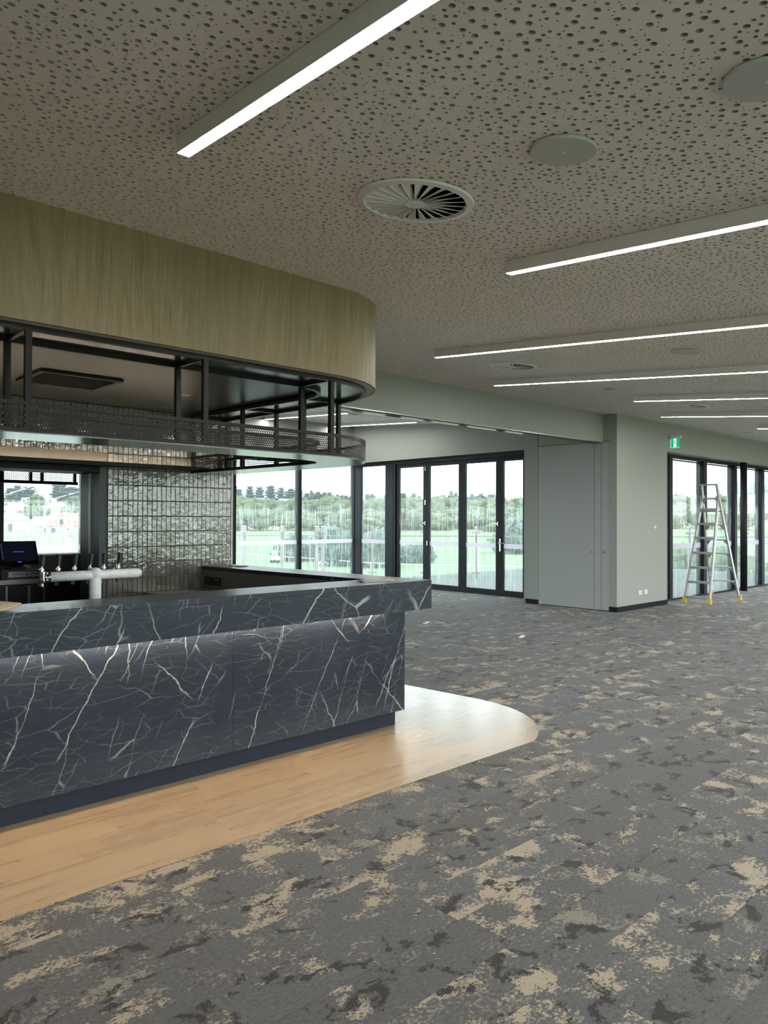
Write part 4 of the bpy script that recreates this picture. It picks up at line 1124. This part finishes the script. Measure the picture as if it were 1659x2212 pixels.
def crown(blobs, n, size, seed, name, mat, parent):
    r = random.Random(seed); b = B()
    for (c, rx, rz) in blobs: b.sphere(c, rx*.80, rx*.80, rz*.80, 9, 6)
    tot = sum(rx*rx for _, rx, _ in blobs)
    for (c, rx, rz) in blobs:
        for _ in range(max(8, int(n*rx*rx/tot))):
            th, ph = r.uniform(0, 2*PI), math.acos(r.uniform(-.75, 1)); k_ = r.uniform(.78, 1.06)
            p = Vector((c[0]+rx*k_*math.sin(ph)*math.cos(th), c[1]+rx*k_*math.sin(ph)*math.sin(th), c[2]+rz*k_*math.cos(ph)))
            a = Vector((r.gauss(0, 1), r.gauss(0, 1), r.gauss(0, .7))).normalized(); q = a.orthogonal().normalized(); s_ = size*r.uniform(.6, 1.3)
            b.add([p-a*s_-q*s_*.5, p+a*s_*.2-q*s_*.7, p+a*s_+q*s_*.3, p-a*s_*.1+q*s_*.8], [(0, 1, 2, 3)])
    return b.build(name, mat, parent)
def bushy(name, label, l, d, wd, ht, seed, group, mat='leaf', z=None, n=150):
    r = random.Random(seed); base = far(l, d, gz(d)-.3 if z is None else z)
    t = thing(name, label, 'tree', base, None, group); bl_ = []
    for k_ in range(6):
        a = r.uniform(0, 2*PI); q = r.uniform(0, .42)*wd
        rr = wd*r.uniform(.22, .34); bl_.append(((base.x+q*math.cos(a), base.y+q*math.sin(a), base.z+ht*r.uniform(.42, .74)), rr, ht*r.uniform(.20, .30)))
    bl_.append(((base.x, base.y, base.z+ht*.32), wd*.52, ht*.36))
    crown(bl_, n, wd*.055, seed, 'crown', mat, t)
    B().cyl(base, base+Vector((0, 0, ht*.45)), wd*.035, wd*.02, n=7).build('trunk', 'bark', t)
    return t
def pine(label, l, d, ht, wd, seed, group):
    wd *= 1.55; ht *= 1.15; r = random.Random(seed); base = far(l, d, gz(d)-.2); t = thing('ridge_pine', label, 'tree', base, None, group)
    b = B(); tiers = 6; lean = r.uniform(-.02, .02)
    for k_ in range(tiers):
        f = k_/(tiers-1); zc = base.z+ht*(.14+.80*f); rr = wd*.85*(1-.55*f**1.6)*r.uniform(.72, 1.15)
        b.sphere((base.x+lean*ht*f+r.uniform(-.1, .1)*rr, base.y+r.uniform(-.1, .1)*rr, zc), rr*.8, rr*.8, ht*.095, 10, 6)
        for _ in range(26):
            th = r.uniform(0, 2*PI); p = Vector((base.x+rr*math.cos(th)*r.uniform(.6, 1.1), base.y+rr*math.sin(th)*r.uniform(.6, 1.1), zc+r.uniform(-.09, .07)*ht))
            a = Vector((math.cos(th), math.sin(th), r.uniform(-.1, .5))).normalized(); q = a.cross(Vector((0, 0, 1))).normalized(); s_ = wd*.10
            b.add([p-q*s_*.6-a*s_, p+q*s_*.6-a*s_, p+a*s_, p+Vector((0, 0, s_*.6))], [(0, 1, 2), (0, 2, 3), (1, 3, 2)])
    b.build('crown', 'pine', t)
    B().cyl(base, base+Vector((0, 0, ht*.95)), wd*.05, wd*.01, n=7).build('trunk', 'bark', t)
D_ = 700
ridge = [(-.2029, 14, 5.5), (-.1965, 11.5, 4.6), (-.1820, 14, 6.4), (-.1690, 13.5, 6.4), (-.1540, 14.5, 7.2), (-.1402, 13, 6.2), (-.1262, 12, 7.6), (-.1150, 11, 5.6),
         (-.1049, 8.5, 4.5), (-.0984, 10.5, 4.6), (-.0897, 9.6, 6.2), (-.0808, 9.0, 6.0), (-.0740, 9.2, 4.2), (-.0628, 7.5, 3.6), (-.0565, 7.0, 3.8), (-.0516, 6.6, 3.4), (-.0455, 6.2, 4.0),
         (-.0226, 8, 3.8), (-.0158, 8, 4.4), (.0050, 7.0, 6.2), (.0263, 8.8, 5.4), (.0404, 8.6, 4.6), (.0475, 6.4, 4.2),
         (.0722, 6.4, 4), (.0794, 7.4, 4.6), (.0864, 5.8, 3.4), (.0912, 10.6, 4.0), (.0976, 9.4, 4.2), (.1142, 5.8, 4), (.1195, 8.2, 4), (.1255, 6.6, 4), (.1315, 8.4, 5), (.1362, 6.4, 4.4), (.1463, 8.0, 6.5)]
for i, (u_, h_, w_) in enumerate(ridge):
    pine('tiered ridge pine standing %s from the left on the skyline' % (ordw[i] if i < 20 else ['twenty-first', 'twenty-second', 'twenty-third', 'twenty-fourth', 'twenty-fifth', 'twenty-sixth', 'twenty-seventh', 'twenty-eighth', 'twenty-ninth', 'thirtieth', 'thirty-first', 'thirty-second', 'thirty-third', 'thirty-fourth'][i-20]), u_*D_, D_, h_, w_, 100+i, 'pines along the ridge')
for i, (u_, h_, w_) in enumerate([(-.507, 12, 7), (-.4975, 14, 7), (-.4827, 13, 10), (-.4443, 15, 7), (-.435, 15, 7), (-.4255, 13, 9), (-.4186, 12, 8)]):
    pine('dark ridge tree seen through the service hatch, %s from its left' % ordw[i], u_*D_, D_, h_, w_, 200+i, 'ridge trees behind the hatch')
# green belt of rounded trees on the hillside
gl_ = 'rounded trees of the green belt on the hillside'; sd = 300
rb = random.Random(11)
for d, wd, ht, u0_, u1_ in ((342, 13, 11, -.215, .20), (372, 15, 12, -.215, .20), (410, 15, 12.5, -.215, .20), (460, 17, 12, -.215, .205), (525, 18, 11, -.21, .205), (600, 19, 9, -.21, .205)):
    u_ = u0_+rb.uniform(0, .02); rown = {342: 'front', 372: 'second', 410: 'third', 460: 'fourth', 525: 'fifth', 600: 'topmost'}[d]; cnt_ = 0
    while u_ < u1_:
        if not (d > 500 and -.19 < u_ < -.12 and rb.random() < .6):
            sd += 1; cnt_ += 1; bushy('hillside_tree', 'rounded hillside tree, %s from the left in the %s row of the green belt' % (ordw[cnt_-1], rown), u_*d, d+rb.uniform(-10, 10), wd*rb.uniform(1.0, 1.6), ht*rb.uniform(.7, 1.25), sd, gl_)
        u_ += wd/d*rb.uniform(.75, 1.15)
for d, wd, ht in ((360, 15, 11), (440, 18, 12), (560, 22, 12)):
    for (u0_, u1_) in ((.385, .53),):
        u_ = u0_; cnt_ = 0; rown = {360: 'near', 440: 'middle', 560: 'far'}[d]
        while u_ < u1_:
            sd += 1; cnt_ += 1; bushy('park_tree', 'leafy park tree behind the ladder windows, %s from the left in the %s row' % (ordw[cnt_-1], rown), u_*d, d, wd*rb.uniform(.8, 1.3), ht*rb.uniform(.8, 1.2), sd, 'trees seen behind the ladder'); u_ += wd/d*rb.uniform(.8, 1.3)
for d, wd, ht in ((420, 16, 9), (600, 20, 10)):
    u_ = -.53; cnt_ = 0; rown = {420: 'nearer', 600: 'farther'}[d]
    while u_ < -.40:
        sd += 1; cnt_ += 1; bushy('garden_tree', 'leafy tree seen through the service hatch, %s from the left in the %s row' % (ordw[cnt_-1], rown), u_*d, d, wd*rb.uniform(.8, 1.3), ht*rb.uniform(.8, 1.2), sd, 'trees seen through the hatch'); u_ += wd/d*rb.uniform(1.2, 1.8)
# nearer trees on the field
bushy('field_tree', 'large spreading tree on the field behind the rear window corner', -.058*95, 95, 6.6, 5.9, 901, 'trees on the field', 'leaf2', n=700)
bushy('field_tree', 'dense tree on the field seen through the first rear window, partly behind the post', -.120*105, 105, 6.5, 4.6, 902, 'trees on the field', 'leaf2', n=500)
bushy('field_tree', 'tree on the field behind the narrow side window', -.012*92, 92, 5.8, 5.6, 903, 'trees on the field', 'leaf2', n=600)
bushy('field_tree', 'dark round bush on the field behind the first folding door', .042*100, 100, 5.6, 3.5, 904, 'trees on the field', 'leaf2', n=500)
bushy('field_tree', 'tree on the field behind the last folding door', .185*130, 130, 11, 7.6, 905, 'trees on the field', 'leaf2', n=600)
bushy('field_tree', 'shrubby tree below the balcony behind the ladder windows', .43*80, 80, 12, 3.8, 906, 'trees on the field', 'leaf', n=500)

# houses on the ridge and hillside
def house(label, l, d, w, dp, h, roof='hroof', rh=2.0, ang=0., dormer=False, group=None):
    base = far(l, d, gz(d)-.3); rotm = Matrix.Rotation(-yaw+ang, 4, 'Z'); t = thing('house', label, 'house', base, rotm, group)
    B().box(-w/2, w/2, -dp/2, dp/2, 0, h).build('walls', 'hwall', t, local=True)
    b = B().add([(-w/2-.4, -dp/2-.4, h), (w/2+.4, -dp/2-.4, h), (w/2+.4, dp/2+.4, h), (-w/2-.4, dp/2+.4, h), (-w/2+w*.12, 0, h+rh), (w/2-w*.12, 0, h+rh)], [(0, 1, 5, 4), (1, 2, 5), (2, 3, 4, 5), (3, 0, 4), (3, 2, 1, 0)])
    rf = b.build('roof', roof, t, local=True)
    for k_ in range(max(2, int(w/4))):
        x = -w/2+w*(k_+.5)/max(2, int(w/4)); wn = B().box(x-.7, x+.7, -dp/2-.06, -dp/2-.005, h*.35, h*.8).build('window', 'hwin', t, local=True)
    if dormer:
        B().box(-1.6, 1.6, -dp/2+.3, 0, h, h+rh*.72).build('dormer', 'hwall', rf, local=True); B().box(-.7, .7, -dp/2+.22, -dp/2+.295, h+.3, h+rh*.55).build('window', 'hwin', rf, local=True)
        B().add([(-2, -dp/2+.1, h+rh*.72), (2, -dp/2+.1, h+rh*.72), (2, 0, h+rh*.72), (-2, 0, h+rh*.72), (0, -dp/2+.1, h+rh*1.05), (0, 0, h+rh*1.05)], [(0, 1, 4), (1, 2, 5, 4), (2, 3, 5), (3, 0, 4, 5), (3, 2, 1, 0)]).build('dormer_roof', 'rroof', rf, local=True)
hs_ = [(-.164, 690, 14, 8, 3.6, 'hroof', 'pale house between the tallest ridge pines'), (-.135, 690, 12, 8, 3.4, 'hroof', 'pale house behind the first rear window mullion'), (-.088, 640, 16, 8, 4.0, 'hroof', 'long pale house on the ridge behind the second rear window'),
       (-.055, 620, 12, 8, 3.6, 'rroof', 'pale house with a reddish roof right of the ridge pines'), (-.030, 640, 10, 7, 3.4, 'hroof', 'small pale house on the ridge near the room corner'), (.012, 620, 12, 8, 3.5, 'hroof', 'pale house on the ridge behind the narrow side window'),
       (.030, 610, 14, 8, 3.5, 'hroof', 'pale house on the ridge behind the first folding door'), (.083, 560, 16, 9, 4.2, 'hroof', 'wide pale house among trees behind the second folding door'), (.141, 590, 18, 9, 4.4, 'hroof', 'flat pale house high among trees behind the third folding door'), (.182, 640, 14, 8, 3.8, 'hroof', 'pale house on the ridge behind the last folding door')]
for u_, d, w, dp, h, rf, lb in hs_: house(lb, u_*d, d, w, dp, h, rf, 1.7, rb.uniform(-.3, .3), group='houses on the ridge')
house('big white modern house on the ridge in the service hatch', -.468*640, 640, 26, 10, 6, 'hwall', .8, .1, group='houses seen through the hatch')
house('red roofed house with a white dormer in the service hatch', -.430*260, 260, 11, 9, 3.4, 'rroof', 4.6, .0, True, 'houses seen through the hatch')
house('grey roofed house left of the red roof in the service hatch', -.455*270, 270, 13, 9, 3.2, 'hroof', 3.6, .2, group='houses seen through the hatch')
house('white house at the left edge of the service hatch', -.506*240, 240, 9, 8, 5.4, 'hroof', 2.4, -.1, group='houses seen through the hatch')
house('white gabled house beyond the field left of the ladder', .405*380, 380, 12, 8, 4.0, 'hroof', 3.0, .3)

# distant city towers
for i, (u_, h_, w_) in enumerate([(.432, 104, 18), (.4435, 84, 22), (.4545, 118, 16), (.477, 128, 18), (.4885, 92, 24), (.4995, 122, 18), (.5105, 100, 22), (.521, 140, 16)]):
    d = 2600; base = far(u_*d, d, 10); t = thing('city_tower', 'hazy city tower, %s from the left on the skyline behind the ladder' % ordw[i], 'tower', base, Matrix.Rotation(-yaw+.3, 4, 'Z'), 'distant city towers')
    B().box(-w_/2, w_/2, -w_/2, w_/2, 0, h_*.82).build('shaft', 'tower', t, local=True); B().box(-w_*.34, w_*.34, -w_*.34, w_*.34, h_*.82, h_).build('crown', 'tower', t, local=True)
    for k_ in range(5): B().box(-w_/2-.4, w_/2+.4, -w_/2-.4, w_/2+.4, h_*(.12+.14*k_), h_*(.12+.14*k_)+1.5).build('floor_band', 'hwin', t, local=True)

# white rail across the field and a small cart
ff = thing('field_rail', 'low white post and rail fence crossing the field', 'fence', far(-.12*100, 100, -4.5))
P_ = [far(-.215*116, 116, 0), far(-.155*104, 104, 0), (far(-.10*98, 98, 0)), far(-.03*89, 89, 0), far(.02*86, 86, 0), far(.2*82, 82, 0)]
for a, c in zip(P_[:-1], P_[1:]): B().bar(a+Vector((0, 0, -3.75)), c+Vector((0, 0, -3.75)), .08, .10).build('rail', 'fencew', ff)
for a, c in zip(P_[:-1], P_[1:]):
    for k_ in range(4): p = a.lerp(c, k_/4); B().cyl(p+Vector((0, 0, -4.5)), p+Vector((0, 0, -3.7)), .05, n=8).build('post', 'fencew', ff)
ct = thing('utility_cart', 'small white utility cart parked by the field fence', 'cart', far(-.146*100, 100, -4.5))
c_ = far(-.146*100, 100, -4.5)
B().box(c_.x-.6, c_.x+.6, c_.y-.4, c_.y+.4, c_.z+.35, c_.z+.75).build('tray', 'fencew', ct); B().box(c_.x-.55, c_.x+.55, c_.y-.38, c_.y+.38, c_.z+1.45, c_.z+1.52).build('roof', 'fencew', ct)
for sx in (-.5, .5):
    for sy in (-.34, .34):
        B().cyl((c_.x+sx, c_.y+sy, c_.z+.75), (c_.x+sx, c_.y+sy, c_.z+1.45), .03, n=8).build('roof_post', 'fencew', ct); B().cyl((c_.x+sx, c_.y+sy-.06, c_.z+.24), (c_.x+sx, c_.y+sy+.06, c_.z+.24), .24, n=16).build('wheel', 'plastic', ct)
